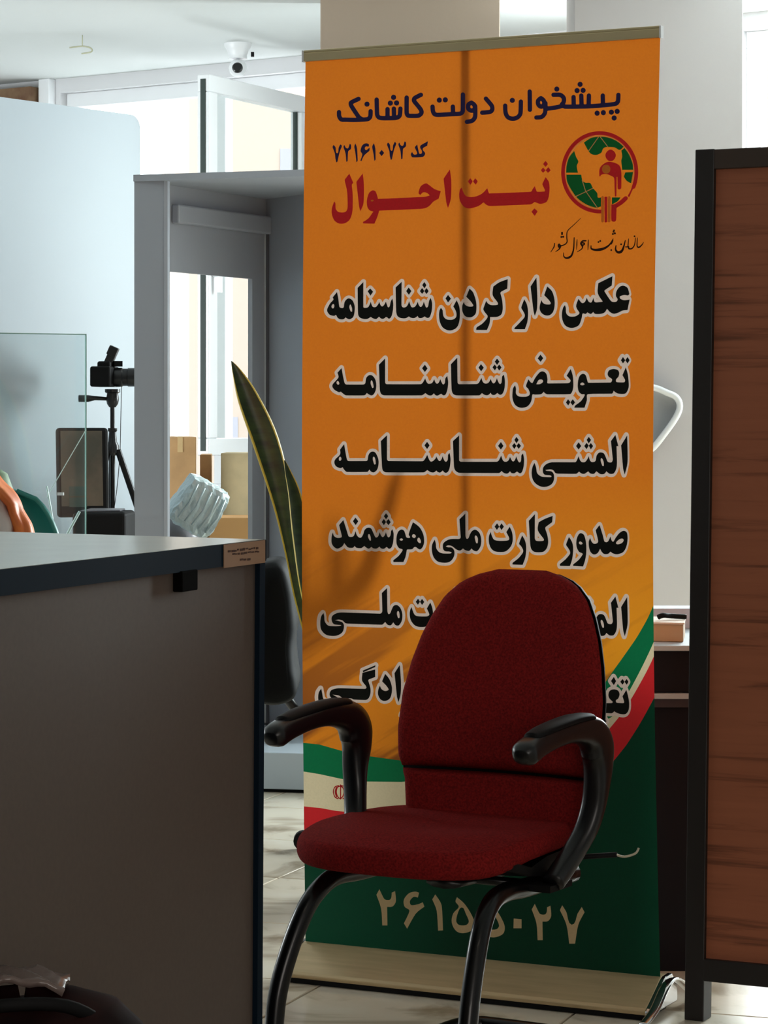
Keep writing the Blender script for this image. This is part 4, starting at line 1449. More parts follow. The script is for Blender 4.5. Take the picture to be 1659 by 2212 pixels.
BLACK = [
    # line 1
    letters(A1, '193,248c 207,320 218,405 250,418 264,405 272,355 300,320 330,318 360,345 378,400 375,470 360,515 325,535 295,525 284,515c 262,535 225,535 200,520 182,490 165,500 120,490 92,455 92,425 120,370 155,330 148,305c'
            '|468,143c 468,405 480,415 515,410 535,380 545,350c 555,380 570,405 600,405 625,375 635,352c 648,385 665,400 685,385 705,350c 715,380 728,410 745,395 755,350 772,315c 782,370 778,440 765,500 740,530 715,512c 705,512c 680,530 655,528 632,508c 605,532 575,528 545,510c 510,532 460,530 425,510 412,470 408,205c'
            '|540,210c 570,245c 543,287c 513,240c'
            '|870,140c 868,385 885,410 915,405 935,380 947,345c 960,380 975,408 1005,405 1025,380 1038,350c 1050,385 1070,405 1090,385 1102,350c 1115,385 1130,412 1148,395 1158,340 1175,310c 1190,370 1185,450 1165,510 1140,522 1112,505c 1080,522 1050,520 1038,500c 1005,522 970,520 945,505c 910,525 860,522 825,500 812,450 806,200c'
            '|943,200c 973,238c 945,278c 916,238c|1108,142c 1130,175c 1110,210c 1085,175c|1085,205c 1108,238c 1085,268c 1060,238c|1130,205c 1153,238c 1130,270c 1108,238c'
            '|1282,415c 1300,440 1308,500 1340,535 1400,540 1440,515 1445,470 1430,430 1412,400c 1447,335c 1475,400 1482,480 1475,560 1450,620 1400,650 1350,650 1300,620 1270,560 1262,490 1268,440'
            '|1357,278c 1388,318c 1357,358c 1330,315c'
            '|1583,212c 1620,250 1648,330 1656,400 1650,470 1620,505 1580,515 1535,500 1508,450 1508,390 1525,350c 1535,380 1570,400 1615,400 1622,385 1590,340 1548,298c') +
    letters(A2, '328,112c 322,212c 258,245 250,262 268,330 275,420 262,480 220,508 142,512c 135,580 108,648c -5,648c 0,620 60,580 105,530 115,500 85,460 70,425 100,340c 115,365 150,385 205,385 225,375 212,345 168,280 175,190c 240,145'
            '|502,325c 530,380 542,460 535,560 508,640c 398,640c 400,625 450,575 500,520 508,490 490,450 470,410|630,95c 640,300 636,430 613,500c 598,440 568,190c'
            '|745,190c 795,240 820,320 822,400 805,460 770,492 725,494 685,470 665,430 668,380 685,332c 697,360 730,378 775,378 780,360 755,325 712,282c'
            '|932,385c 942,420 945,470 980,505 1040,505 1075,485 1085,465 1050,400 1075,320c 1090,340 1115,365 1145,350 1163,308c 1180,345 1205,360 1222,340 1232,310c 1245,350 1265,358 1325,352 1330,345 1280,262 1285,155c 1435,82c 1428,180c 1360,225 1350,240 1395,310 1430,350 1475,350 1490,325 1472,290 1478,240 1510,195 1550,182 1595,205 1615,270c 1600,285 1560,280 1515,295 1520,320 1560,335 1618,328c 1595,438c 1540,445 1500,465 1450,478 1410,460 1378,425c 1350,465 1300,480 1250,478 1232,458c 1205,480 1170,462c 1150,480 1120,475 1110,520 1085,590 1040,620 985,625 935,600 905,540 900,470 912,415'),
    # line 2
    letters(B1, '193,220c 207,300 225,378 245,393 420,393 440,380 450,325 480,295 515,300 545,340 556,400 548,460 525,500 500,508 465,490 458,482c 430,508 240,508 210,490 185,468c 165,475 120,450 97,415 105,385 160,320 150,270c'
            '|648,118c 648,370 665,390 1020,390 1045,370 1068,328c 1080,360 1100,385 1135,380 1152,360 1162,335c 1175,370 1195,385 1215,365 1227,335c 1240,370 1258,392 1275,375 1280,330 1300,300c 1310,370 1303,440 1285,495 1262,508 1235,490c 1200,510 1175,505 1160,485c 1135,508 1100,505 1070,483c 1030,508 640,508 605,490 592,440 583,185c'
            '|1065,183c 1093,225c 1065,262c 1035,222c') +
    letters(B2, '-205,110c -202,370 -185,390 0,388 25,370 50,322c 62,360 85,382 115,380 135,360 148,332c 160,365 180,382 200,360 213,325c 225,360 245,388 262,370 268,310 288,290c 298,360 292,440 272,490 245,502 218,482c 190,503 160,500 147,480c 120,505 85,503 55,483c 25,508 -210,508 -250,490 -265,440 -272,180c'
            '|45,178c 75,215c 47,255c 18,215c|215,120c 240,152c 215,187c 190,152c|190,182c 213,212c 192,245c 166,212c|237,182c 262,212c 238,247c 213,212c'
            '|405,400c 415,440 415,490 450,520 520,522 555,505 560,480 545,440 520,410 545,338c 570,370 590,375 620,320 665,265 700,255 735,280 748,340 745,375 760,382 960,380 985,370 990,345 950,300c 993,230c 1015,300 1022,400 1012,460 985,495 750,497 720,485 708,470c 680,495 620,500 588,500 575,570 540,620 490,638 440,632 400,600 378,540 378,470 385,430'
            '|673,78c 703,115c 675,155c 643,118c|965,548c 990,578c 967,615c 943,582c|1015,548c 1040,582c 1015,615c 990,582c'
            '|1578,212c 1600,290 1610,400 1600,450 1570,490 1500,490 1460,470 1450,458c 1430,490 1175,495 1165,560 1140,638c 1032,638c 1040,615 1100,570 1135,520 1140,497 1110,495 1080,470 1068,420 1072,350 1090,300 1125,280 1155,300 1175,370 1200,375 1415,372 1430,355 1430,335 1395,310 1385,280 1400,245 1445,230 1490,240 1508,270 1500,310 1475,340 1480,368 1560,370 1570,345 1542,295c'
            '|1548,103c 1572,138c 1548,172c 1525,138c|1597,103c 1618,138c 1597,172c 1572,138c'),
    # line 3
    letters(C1, '220,192c 235,280 250,355 268,370 450,370 465,360 475,305 505,272 545,280 575,340 580,400 565,460 530,490 500,480 485,460c 460,485 250,485 220,460 205,435c 180,445 135,425 118,385 130,350 178,300 178,250c'
            '|668,98c 668,350 685,370 1040,372 1065,350 1090,305c 1105,345 1125,375 1150,370 1175,345 1185,320c 1200,350 1220,370 1240,350 1250,318c 1265,355 1285,378 1305,355 1308,305 1325,285c 1335,350 1328,430 1310,480 1280,495 1252,470c 1225,492 1200,485 1185,470c 1160,490 1125,487 1090,465c 1050,490 660,490 625,470 615,420 603,160c'
            '|1088,168c 1115,205c 1088,243c 1060,205c') +
    letters(C2, '-185,100c -185,360 -165,378 210,378 235,360 258,312c 270,350 290,375 320,375 340,355 352,325c 365,355 385,375 405,355 418,320c 430,355 450,385 468,365 472,310 490,290c 500,355 495,430 478,485 455,500 425,480c 395,500 365,495 352,478c 325,502 290,498 262,475c 235,497 -180,495 -225,470 -240,420 -250,160c'
            '|255,170c 282,210c 255,250c 225,210c|420,115c 443,148c 420,183c 397,148c|397,180c 420,210c 397,243c 373,210c|443,180c 467,210c 443,243c 420,210c|' + almosna),
    # line 4
    letters(D1, '102,292c 115,330 150,350 190,345 195,325 168,215c 212,162c 240,250 265,330 290,340 320,330 340,278c 352,320 375,345 400,345 420,310 435,265 470,242 505,255 530,310 550,345 575,335 592,290c 605,325 625,342 645,320 657,290c 668,325 685,345 705,320 710,280 725,258c 738,310 732,400 715,450 690,465 665,445c 635,465 605,460 590,442c 560,462 525,460 505,445c 480,463 455,455 430,435c 400,458 350,455 330,435c 310,455 260,450 222,405c 200,440 150,463 110,440 90,400 90,340'
            '|338,135c 368,175c 340,215c 312,175c|658,90c 680,122c 658,155c 635,122c|635,150c 658,183c 635,217c 612,183c|683,150c 707,185c 683,217c 658,183c'
            '|940,185c 1010,240 1050,320 1057,400 1040,450 1015,472 990,462 960,445 930,470 885,472 875,480 862,550 840,605c 735,605c 735,585 790,540 830,485 828,470 790,455 768,410 768,340 785,285 820,262 850,280 868,340 885,350 910,345 895,315 915,250'
            '|1168,368c 1180,410 1185,460 1215,500 1260,515 1330,515 1345,505 1320,495 1275,490 1255,460 1258,410 1300,375 1350,362 1420,362 1440,350 1440,320 1428,155c 1490,95c 1492,330 1505,360 1525,350 1540,310 1565,275 1600,265 1640,300 1658,370 1650,440 1615,490 1580,485 1555,462c 1530,488 1490,480 1465,462c 1440,483 1410,480 1385,465 1350,438 1310,430 1285,440c 1310,450 1345,452 1372,480 1375,530 1355,575 1320,605 1270,613 1200,600 1155,550 1138,480 1142,420') +
    letters(D2, '148,285c 160,330 185,370 240,382 310,380 340,370 340,345 312,290c 348,232c 375,300 380,380 360,440 310,490 250,500 185,490 145,450 128,390 130,330'
            '|215,197c 238,232c 213,267c 188,232c|262,197c 287,232c 262,268c 238,232c|' + kar +
            '|975,340c 1010,400 1020,470 1010,570 985,648c 880,645c 880,625 940,575 985,520 985,490 965,455 945,420|' + wawD +
            '|1200,350c 1215,390 1240,412 1275,405 1285,380 1258,270c 1300,215c 1330,310 1350,385 1375,395 1395,380 1415,335c 1425,370 1445,390 1470,350 1510,300 1555,275 1590,295 1598,360 1585,440 1550,500 1490,522 1445,515 1415,495c 1390,518 1350,520 1325,500 1305,465c 1280,510 1240,525 1205,500 1188,450 1185,390'),
    # line 5
    letters(E1, '152,360c 160,400 165,450 200,492 260,500 320,497 335,488 300,485 255,475 235,430 245,390 290,362 350,355 740,368 760,355 765,330 760,150c 815,98c 818,340 830,372 850,360 865,320 885,285 920,278 955,310 975,370 970,440 940,490 905,490 880,460c 855,490 820,485 795,455c 760,485 400,472 375,465 350,440 310,430 270,437c 310,445 350,460 365,500 350,560 300,595 235,602 170,585 125,530 118,450 130,390'
            '|1072,298c 1085,340 1110,385 1160,397 1230,397 1255,385 1255,365 1232,315c 1268,250c 1290,310 1297,380 1285,440 1240,495 1180,510 1110,495 1065,440 1052,380 1057,330'
            '|1140,210c 1160,243c 1138,275c 1115,243c|1182,212c 1205,245c 1182,278c 1160,243c') + letters(E1, kar, 925, 10) +
    [[(x, y + 349) for x, y in p] for p in letters(C2, almosna)],
    # line 6
    letters(E2, '127,375c 137,430 150,485 200,515 300,515 310,505 250,490 215,450 225,400 270,378 330,373 580,380 598,368 590,345 552,290 557,210c 690,175c 690,255c 625,280 618,295 640,370 640,430 620,480 590,497 465,492 440,480 350,480c 310,450 245,440c 300,470 345,490 355,530 330,590 270,615 200,600 120,560 95,490 100,420'
            '|558,188c 695,130c 690,150c 565,205c|795,222c 840,280 865,360 862,430 840,485 790,508 745,490 720,440 722,390 740,345c 755,380 790,402 825,395 830,382 805,345 762,300c'
            '|947,128c 960,300 957,430 935,520c 918,460 892,215c') + letters(E2, wawD, -57, 15) +
    letters(F3, '425,1155c 445,1230 455,1300 450,1370 420,1415 370,1420 320,1405 292,1388c 265,1410 160,1405c 40,1405c 40,1300c 262,1300 275,1285 240,1250 228,1210 245,1165 290,1150 335,1165 350,1205 335,1250 310,1270 320,1295 390,1300 400,1285 382,1225c'
            '|288,1015c 313,1060c 288,1105c 257,1060c|383,1037c 405,1068c 383,1100c 358,1068c|428,1037c 448,1068c 428,1100c 405,1068c|185,1460c 208,1495c 185,1530c 160,1500c'),
]
HOLES = letters(A1, '135,400 155,375 165,400 150,422|330,380 322,410 335,450 350,455 350,420 340,390') + \
    letters(B1, '140,375 155,355 170,385 155,395|505,350 497,385 515,430 528,420 520,375') + \
    letters(B2, '630,390c 655,345 690,342 700,365 670,388|1095,392 1115,372 1140,390 1120,402') + \
    letters(C1, '165,345 180,325 192,350 175,368|528,325 520,355 535,405 550,400 545,350') + \
    letters(C2, almosna_hole) + \
    letters(D1, '478,310 470,340 488,378 500,375 495,335|800,368 820,355 835,368 820,380|930,335 945,312 970,330 955,352|985,375 1000,348 1020,375 1020,405 1000,400|1600,325 1590,350 1605,405 1620,405 1622,355') + \
    letters(D2, '1080,405 1095,388 1120,408 1100,420|1475,410 1510,365 1545,358 1555,380 1530,408') + \
    letters(E1, '930,340 918,370 930,412 945,412 945,370') + \
    letters(E2, '1023,420 1038,403 1063,423 1043,435') + \
    [[(x, y + 349) for x, y in p] for p in letters(C2, almosna_hole)]

# ---- the cloth: one sheet whose print (ground, flag ribbon, pale letter outlines) is cut exactly
ST = 0.0016
OW = 0.0066
ncs, ncz = int(round(BW / ST)), int(round((ZB1 - ZB0 + 0.03) / ST))
gs_ = np.linspace(0, BW, ncs + 1)
gz_ = np.linspace(ZB1, ZB0 - 0.03, ncz + 1)
ST, SZ = gs_[1] - gs_[0], gz_[0] - gz_[1]
DF = np.full((ncz + 1, ncs + 1), 1.0)
for polys in BLACK:
    for pl in polys:
        q = [to_uz(x, y) for x, y in pl]
        for i in range(len(q)):
            a, b = q[i], q[(i + 1) % len(q)]
            ia = max(0, int((min(a[0], b[0]) - .01) / ST)); ib = min(ncs + 1, int((max(a[0], b[0]) + .01) / ST) + 2)
            ja = max(0, int((ZB1 - max(a[1], b[1]) - .01) / SZ)); jb = min(ncz + 1, int((ZB1 - min(a[1], b[1]) + .01) / SZ) + 2)
            if ib <= ia or jb <= ja: continue
            gx, gy = np.meshgrid(gs_[ia:ib], gz_[ja:jb])
            DF[ja:jb, ia:ib] = np.minimum(DF[ja:jb, ia:ib], seg_dist(gx, gy, a, b))
        ia = max(0, int(min(p[0] for p in q) / ST)); ib = min(ncs + 1, int(max(p[0] for p in q) / ST) + 2)
        ja = max(0, int((ZB1 - max(p[1] for p in q)) / SZ)); jb = min(ncz + 1, int((ZB1 - min(p[1] for p in q)) / SZ) + 2)
        gx, gy = np.meshgrid(gs_[ia:ib], gz_[ja:jb])
        DF[ja:jb, ia:ib] = np.where(inside(gx, gy, q), -0.001, DF[ja:jb, ia:ib])
DF -= OW
fields = [DF] + [gz_[:, None] - np.interp(gs_, cz[k_][0], cz[k_][1])[None, :] for k_ in ('green', 'cream', 'red', 'dark')]
fields = [np.where(np.abs(f_) < 1e-7, 1e-7, f_) for f_ in fields]
lab = sum((f_ < 0).astype(int) for f_ in fields[1:])
lab = np.where(fields[0] < 0, 5, lab)
uni = (lab[:-1, :-1] == lab[1:, :-1]) & (lab[:-1, :-1] == lab[:-1, 1:]) & (lab[:-1, :-1] == lab[1:, 1:])
mb = MB()


def emit(poly, lb):
    b_ = len(mb.v)
    mb.v += [bpt(a, c) for a, c in poly]
    mb.f.append(tuple(range(b_, b_ + len(poly))))
    mb.m.append(lb)


def split(poly, k):
    neg, pos = [], []
    n = len(poly)
    for i in range(n):
        p, q = poly[i], poly[(i + 1) % n]
        a, b = p[2][k], q[2][k]
        (neg if a < 0 else pos).append(p)
        if (a < 0) != (b < 0):
            t = a / (a - b)
            r_ = (p[0] + (q[0] - p[0]) * t, p[1] + (q[1] - p[1]) * t, [u + (v - u) * t for u, v in zip(p[2], q[2])])
            neg.append(r_); pos.append(r_)
    return (neg if len(neg) > 2 else None), (pos if len(pos) > 2 else None)


for j in range(ncz):
    i = 0
    while i < ncs:
        if uni[j, i]:
            l_ = lab[j, i]; i2 = i + 1
            while i2 < ncs and uni[j, i2] and lab[j, i2] == l_ and i2 - i < 24: i2 += 1
            emit([(gs_[i], gz_[j]), (gs_[i], gz_[j + 1]), (gs_[i2], gz_[j + 1]), (gs_[i2], gz_[j])], int(l_))
            i = i2
            continue
        poly = [(gs_[b], gz_[a], [f_[a, b] for f_ in fields]) for a, b in ((j, i), (j + 1, i), (j + 1, i + 1), (j, i + 1))]
        neg, poly = split(poly, 0)
        if neg: emit([p[:2] for p in neg], 5)
        for k in range(1, 5):
            if not poly: break
            poly, pos = split(poly, k)
            if pos: emit([p[:2] for p in pos], k - 1)
        if poly: emit([p[:2] for p in poly], 4)
        i += 1
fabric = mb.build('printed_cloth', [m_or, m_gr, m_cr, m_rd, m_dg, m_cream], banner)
fabric.data.polygons.foreach_set('use_smooth', [False] * len(fabric.data.polygons))
for polys in BLACK:
    l = fill_polys(polys, 'lettering', m_bk, banner, 0.0006, HOLES)
    tag(l, 'black Persian letters')

# ---- title in navy, round monoline strokes
G1, G2 = (690, 160, 4.608), (1030, 160, 4.608)


def strokes(reg, text, w, dx=0, dy=0):
    res = []
    for t in text.split('|'):
        if not t.strip(): continue
        pts = smooth(parse(t), closed=False, sub=4) if len(t.split()) > 2 else [p[:2] for p in parse(t)]
        res.append([(*q, w) for q in to_px(pts, reg, dx, dy)])
    return res


def dots(reg, text, r):
    res = []
    for t in text.split():
        x, y = map(float, t.split(','))
        q = to_px([(x, y)], reg)[0]
        res.append([(*q, r), (q[0] + .01, q[1], r)])
    return res


W1 = 4.75
title = strokes(G1, '198,380c 200,420 222,452 260,455 360,457 480,450 508,425 512,370c|392,248c 318,285 322,320 395,430 430,452'
                '|572,255c 576,400 595,432 640,440 760,437 800,415 808,345c|680,350c 680,435|743,345c 746,432'
                '|870,235c 870,385 888,415 985,415 1018,385 1005,345 945,270 950,240 1012,207c'
                '|1128,325c 1132,370 1152,402 1200,406 1310,400 1400,395 1428,370 1430,205c|1330,325c 1332,395'
                '|1515,285 1545,310 1545,350 1515,365 1485,345 1485,305 1515,285|1552,320c 1552,420 1525,463 1470,476c', W1) + \
    strokes(G2, '92,245c 150,315 155,355 130,378 55,385c|284,315c 288,385 312,430 360,445 408,430 436,390 440,275c|528,175c 530,355c'
            '|640,240 668,265 672,300 645,325 615,305 612,265 640,240|685,290c 682,380 650,425 595,433c'
            '|765,207c 830,207 865,235 868,270 840,320 740,340 690,345|850,300c 880,325 1110,322 1300,308 1385,296 1408,270 1412,208c'
            '|965,230c 967,320|1042,215c 1045,318|1118,215c 1115,315|1256,215c 1258,305', W1) + \
    dots(G1, '476,300 740,232 708,290 770,288 1195,260 1255,257', 5.6) + \
    dots(G2, '355,262 1030,103 1000,165 1060,163 798,150 1200,390 1262,385 1342,380 1400,372 1370,438', 5.6)
tag(iso_mesh([], title, 0, 'title_lettering', m_nv, banner, 0.0008, cell=1.1), 'navy Persian title line')

s7 = '145,705c 165,730 180,790 195,735 212,700c 228,718 205,780 185,870 174,882c 163,840 158,790 135,730'
s2 = '252,705c 268,735 290,738 305,695c 318,705 318,745 290,772 285,865 272,875c 265,800 258,770 243,728'
code = letters(G1, s7 + '|' + s2 + '|362,690c 378,740 385,860 372,880c 362,790 350,725|465,690 495,700 492,725c 465,722 455,742 470,758 502,732c 500,765 450,810 420,870c 412,860 430,800 412,765 430,710'
               '|545,688c 560,740 562,850 550,865c 540,790 528,725|622,755c 648,785c 622,818c 597,787c') + \
    letters(G1, s7, 540, -25) + letters(G1, s2, 545, -25) + \
    letters(G1, '1082,668c 1075,715c 1030,745 1055,790 1030,825 930,830 912,800 925,775c 945,802 975,790 950,730c 975,700c 995,790 1020,790 1020,760 1005,735 1010,710')
tag(fill_polys(code, 'code_lettering', m_nv, banner, 0.0008), 'small navy Persian code number')

H1, H2 = (700, 340, 6.381), (940, 340, 6.381)
redt = letters(H1, '355,225c 410,355c 388,375 400,500 402,650 395,760 360,860 290,910 215,912 150,870 115,780 118,700 148,605c 165,640 170,710 205,752 260,760 310,745 332,690 325,480 288,310c'
               '|540,220c 555,400 550,630 508,745c 490,680 450,340c'
               '|1405,358 1450,380 1530,440 1612,465c 1582,570c 1510,610 1440,680 1350,710 765,735c 740,820 700,915c 545,912c 545,890 620,840 685,745c 640,735 605,690 595,600 620,500 670,455 715,470 740,540 755,572 1380,545 1460,525c 1420,490 1370,482 1330,520c 1305,490 1335,400') + \
    letters(H2, '205,165c 225,330 220,560 180,700c 155,620 118,295c'
            '|370,415c 385,470 430,535 530,545 640,505 720,425c 735,470 745,497c 1320,475 1345,440 1375,395c 1395,450 1410,475 1510,470 1515,450 1478,370c 1525,272c 1570,340 1580,450 1565,560 1530,620 1450,642 1400,625 1375,615c 1340,640 1300,650 760,672 710,655 670,620c 600,670 480,705 400,680 345,600 333,510 345,440'
            '|487,287c 520,332c 488,380c 452,332c|553,287c 590,330c 560,378c 525,332c|1525,48c 1558,92c 1525,132c 1490,92c|1488,140c 1525,178c 1490,215c 1460,178c|1562,135c 1597,178c 1560,215c 1525,178c|1372,702c 1415,745c 1375,808c 1330,750c')
tag(fill_polys(redt, 'headline_lettering', m_red, banner, 0.0008), 'red Persian headline')
fill_polys(letters(H1, '650,600 670,585 690,595 672,608'), 'headline_counter', m_or2, banner, 0.0014)

# ---- round emblem
J = (1180, 270, 7.213)
s = 7.213


def ell(rx, ry, a0, a1, n=60, cx=838, cy=738):
    return [(cx + rx * math.cos(math.radians(a0 + (a1 - a0) * i / n)), cy + ry * math.sin(math.radians(a0 + (a1 - a0) * i / n))) for i in range(n + 1)]


ring = [[(*q, 4.1) for q in to_px(ell(573, 611, 88, 382), J)], [(*q, w_) for q, w_ in zip(to_px([(1350, 985), (1325, 1040), (1295, 1105)], J), (1.8, 1.6, 2.2))],
        [(*q, 4.6) for q in to_px([(1245, 1145), (1180, 1205), (1105, 1255), (1065, 1275)], J)]]
emb = iso_mesh([], ring, 0, 'emblem_ring', m_red, banner, 0.0008, cell=1.1)
tag(emb, 'round red and green emblem with two figures')
iso_mesh([], [[(*q, 0.8) for q in to_px(ell(528, 568, 92, 375), J)]], 0, 'emblem_inner_ring', m_pink, emb, 0.0007, cell=0.8)
grn = letters(J, '590,275c 700,205 830,185 960,195 1100,250 1210,340c 1150,390 1070,350 940,345 890,370 865,430 800,465 740,465 690,440 650,385 620,330'
              '|1225,360c 1300,470 1350,600 1360,700c 1190,700c 1175,560 1190,490 1175,400c|1240,740c 1360,735c 1330,910c 1260,870 1215,805c'
              '|440,405c 470,500 505,570 480,640 500,745c 315,745c 325,620 365,500|320,775c 550,775c 570,870 620,900 690,905 730,980 800,1060 810,1130 860,1130c 860,1270c 790,1290 650,1250 500,1150 400,1020 330,880'
              '|1030,1130c 1165,1130c 1120,1190 1030,1240c')
fill_polys(grn, 'emblem_green', m_lgr, emb, 0.0010)
gl_ = [[(*q, 0.9) for q in to_px(p, J)] for p in ([(820, 190), (670, 400)], [(850, 190), (965, 340)], [(565, 860), (620, 1030), (800, 1285)], [(445, 1125), (740, 985)])]
iso_mesh([], gl_, 0, 'emblem_meridians', m_pink, emb, 0.0014, cell=0.7)
fig = letters(J, '1010,385 1065,415 1092,475 1065,540 1010,565 955,540 928,475 955,415'
              '|930,590 1000,575 1100,600 1160,650 1180,760 1178,980 1150,1008 1122,990 1118,815 1105,812 1102,1110 1078,1110 1065,830 1010,790 940,765 870,775 838,805 835,700 865,640'
              '|915,1130 938,1118 960,1130 958,1505 937,1522 918,1505|1022,1240c 1105,1240c 1100,1480 1062,1510 1022,1480')
fill_polys(fig, 'emblem_figure', m_red, emb, 0.0016)
fill_polys(letters(J, '943,622 990,640 1008,690 990,740 943,758 896,740 878,690 896,640'), 'emblem_small_head', m_or2, emb, 0.0022)
iso_mesh([], [[(*q, 3.0) for q in to_px([(890, 1130), (888, 1350), (888, 1500)], J)], [(*q, 3.0) for q in to_px([(990, 1130), (990, 1350), (990, 1500)], J)]], 0, 'emblem_small_legs', m_or2, emb, 0.0020, cell=1.2)
# small calligraphic line under the emblem
cal = []
def cs(text, w):
    pts = smooth(parse(text), closed=False, sub=4)
    n_ = len(pts)
    ws = [w[0] + (w[1] - w[0]) * (i / (n_ - 1)) * 2 if i < n_ / 2 else w[1] + (w[2] - w[1]) * (i / (n_ - 1) - .5) * 2 for i in range(n_)]
    cal.append([(*q, ww / s) for q, ww in zip(to_px(pts, J), ws)])
cs('135,1845 125,1900 75,1980', (8, 9, 5)); cs('205,1865 225,1890 205,1935 150,1975', (18, 12, 5)); cs('195,1870 205,1900 225,1880', (14, 16, 12))
cs('540,1455 430,1560 335,1655 325,1760 330,1820 290,1865 215,1888', (4, 9, 9)); cs('440,1755 432,1930 395,2040 325,2075 280,2050 275,1990', (7, 17, 5))
cs('485,1785 480,1945', (6, 9, 4)); cs('625,1805 570,1810 545,1850 570,1880 560,1930 490,1978', (10, 14, 5)); cs('545,1835 600,1850 555,1885', (8, 12, 8))
cs('662,1790 655,1950', (6, 9, 4)); cs('705,1880 710,1930 790,1948 900,1928 990,1870 1050,1775', (6, 22, 6)); cs('1045,1800 1020,1860', (10, 12, 6))
cs('1095,1880 1090,1945 1130,1985 1185,1965 1218,1890 1240,1800', (8, 22, 7)); cs('1245,1900 1280,1895 1292,1775', (8, 8, 6)); cs('1290,1900 1300,1930 1345,1925 1385,1870 1400,1760', (12, 10, 6))
cs('1430,1760 1425,1880 1450,1910 1500,1870 1525,1830', (6, 12, 5)); cs('1470,1905 1500,1868', (8, 8, 6))
cal += dots(J, '820,1825 848,1808 1020,1950 1175,1860 1385,1735 1055,1665', 2.0) + dots(J, '1078,1690 1045,1700 240,1745 270,1742 250,1700 1063,1645 250,1680', 2.2)
tag(iso_mesh([], cal, 0, 'small_lettering', m_br, banner, 0.0008, cell=0.8), 'small dark calligraphic Persian line')

# ---- phone number
K3 = (790, 1880, 3.318)
n2 = '100,135c 135,205 170,212 185,195 188,160c 212,148c 218,220 195,258 155,262c 157,395c 120,395c 112,275 78,175c'
n5 = '655,192c 705,235 750,300 780,370 768,425 705,450 650,435 618,375 628,310 668,262 645,225'
fiveh = '690,265 660,310 650,365 672,392 720,392 740,365 718,310'
num = letters(K3, n2 + '|355,152 384,160c 375,195c 345,190 318,220 330,250 385,240 410,228c 422,260c 360,310 298,418c 275,380c 315,290 280,260 275,210 310,165|500,172c 545,250 555,430c 520,432c 510,290 478,208c|'
              '1062,345c 1118,350c 1118,415c 1060,415c|1410,250c 1440,300 1478,390 1520,310 1550,262c 1570,300c 1525,390 1502,525c 1460,525c 1440,390 1393,285c') + \
    letters(K3, n2, 1113, 105) + letters(K3, n5) + letters(K3, n5, 217, 30)
tag(fill_polys(num, 'number_lettering', m_num, banner, 0.0008, letters(K3, fiveh) + letters(K3, fiveh, 217, 30)), 'cream Persian telephone number')
# red flag emblem on the cream band, mostly behind the chair arm
L6 = (640, 1580, 6.381)
fe = [[(*q, 1.1) for q in to_px(smooth(parse(t), closed=False), L6)] for t in
      ('590,745 540,765 520,830 540,900 580,925', '615,750 575,770 560,830 575,890 600,920', '630,745 690,765 712,830 690,900 650,925', '610,750 650,775 665,830 650,890 625,920', '618,735 618,930', '560,770 545,830 560,900')]
iso_mesh([], fe, 0, 'flag_emblem', m_red, banner, 0.0008, cell=0.8)

# ---- hardware
def BX(s, z, o=0.0):
    q = bL + bdir * s + bnor * o
    return Vector((q.x, q.y, z))


ab = math.atan2(bdir.y, bdir.x)
mb = MB(); c = BX(BW / 2 - 0.001, ZB1 + 0.006, -0.001)
mb.box(c, (BW + 0.004, 0.012, 0.020), ab)
mb.box(BX(BW / 2 - 0.001, ZB1 + 0.0185, -0.003), (BW + 0.004, 0.016, 0.006), ab)
mb.build('top_rail', mat('pale_champagne_rail', (206, 190, 150), 0.35, metal=0.6), banner, bevel=0.002)
for s_ in (BW + 0.002, -0.004):
    mb = MB(); mb.box(BX(s_, ZB1 + 0.008, -0.001), (0.004, 0.016, 0.026), ab)
    mb.build('rail_cap', M['frame'], banner)
ps = to_uz(1005, 600)[0]
mb = MB(); mb.tube([BX(ps, 0.05, -0.045), BX(ps, 0.8, -0.050), BX(ps, 1.5, -0.042), BX(ps, ZB1, -0.020)], 0.010, 14)
mb.build('support_pole', M['alu'], banner, smooth=True)
# cassette: sloping top, low front lip
cas = [(-0.06, 0.012), (0.098, 0.012), (0.100, 0.020), (0.092, 0.026), (0.012, 0.070), (0.002, 0.074), (-0.03, 0.075), (-0.06, 0.05)]


def cass(s0, s1, sc=1.0):
    vs = []
    for s_ in (s0, s1):
        for o_, z_ in cas:
            vs.append(BX(s_, 0.012 + (z_ - 0.012) * sc, o_ * sc))
    n_ = len(cas)
    fs = [(i, (i + 1) % n_, n_ + (i + 1) % n_, n_ + i) for i in range(n_)] + [tuple(range(n_ - 1, -1, -1)), tuple(range(n_, 2 * n_))]
    return MB().add(vs, fs)


cass(-0.004, BW + 0.004).build('cassette', mat('champagne_cassette', (196, 172, 132), 0.3, metal=0.25, noise=.12, nscale=5, stretch=(1, 1, 30)), banner, bevel=0.002)
mb = MB(); mb.box(BX(BW / 2, 0.006, 0.03), (BW, 0.13, 0.010), ab)
mb.build('base_strip', M['black_matte'], banner)  # black strip standing in for the shadow line under the cassette
cass(BW + 0.004, BW + 0.016, 1.04).build('end_cap', M['chrome'], banner, bevel=0.003)
cass(-0.012, -0.004, 1.04).build('end_cap', M['black'], banner, bevel=0.003)
for s_ in (BW + 0.028, 0.06):
    mb = MB()
    path = [BX(s_ - .01, 0.004, 0.15), BX(s_, 0.028, 0.11), BX(s_, 0.062, 0.05), BX(s_, 0.072, 0.0), BX(s_, 0.05, -0.06), BX(s_, 0.004, -0.15)] if s_ > 0.5 else \
           [BX(s_, 0.006, 0.02), BX(s_, 0.006, -0.17)]
    if s_ > 0.5:
        mb.tube(spline(path, 5), 0.004, 10, flat=3.0)
    else:
        mb.tube(path, 0.005, 10)
    mb.build('foot', M['chrome'], banner, smooth=True)

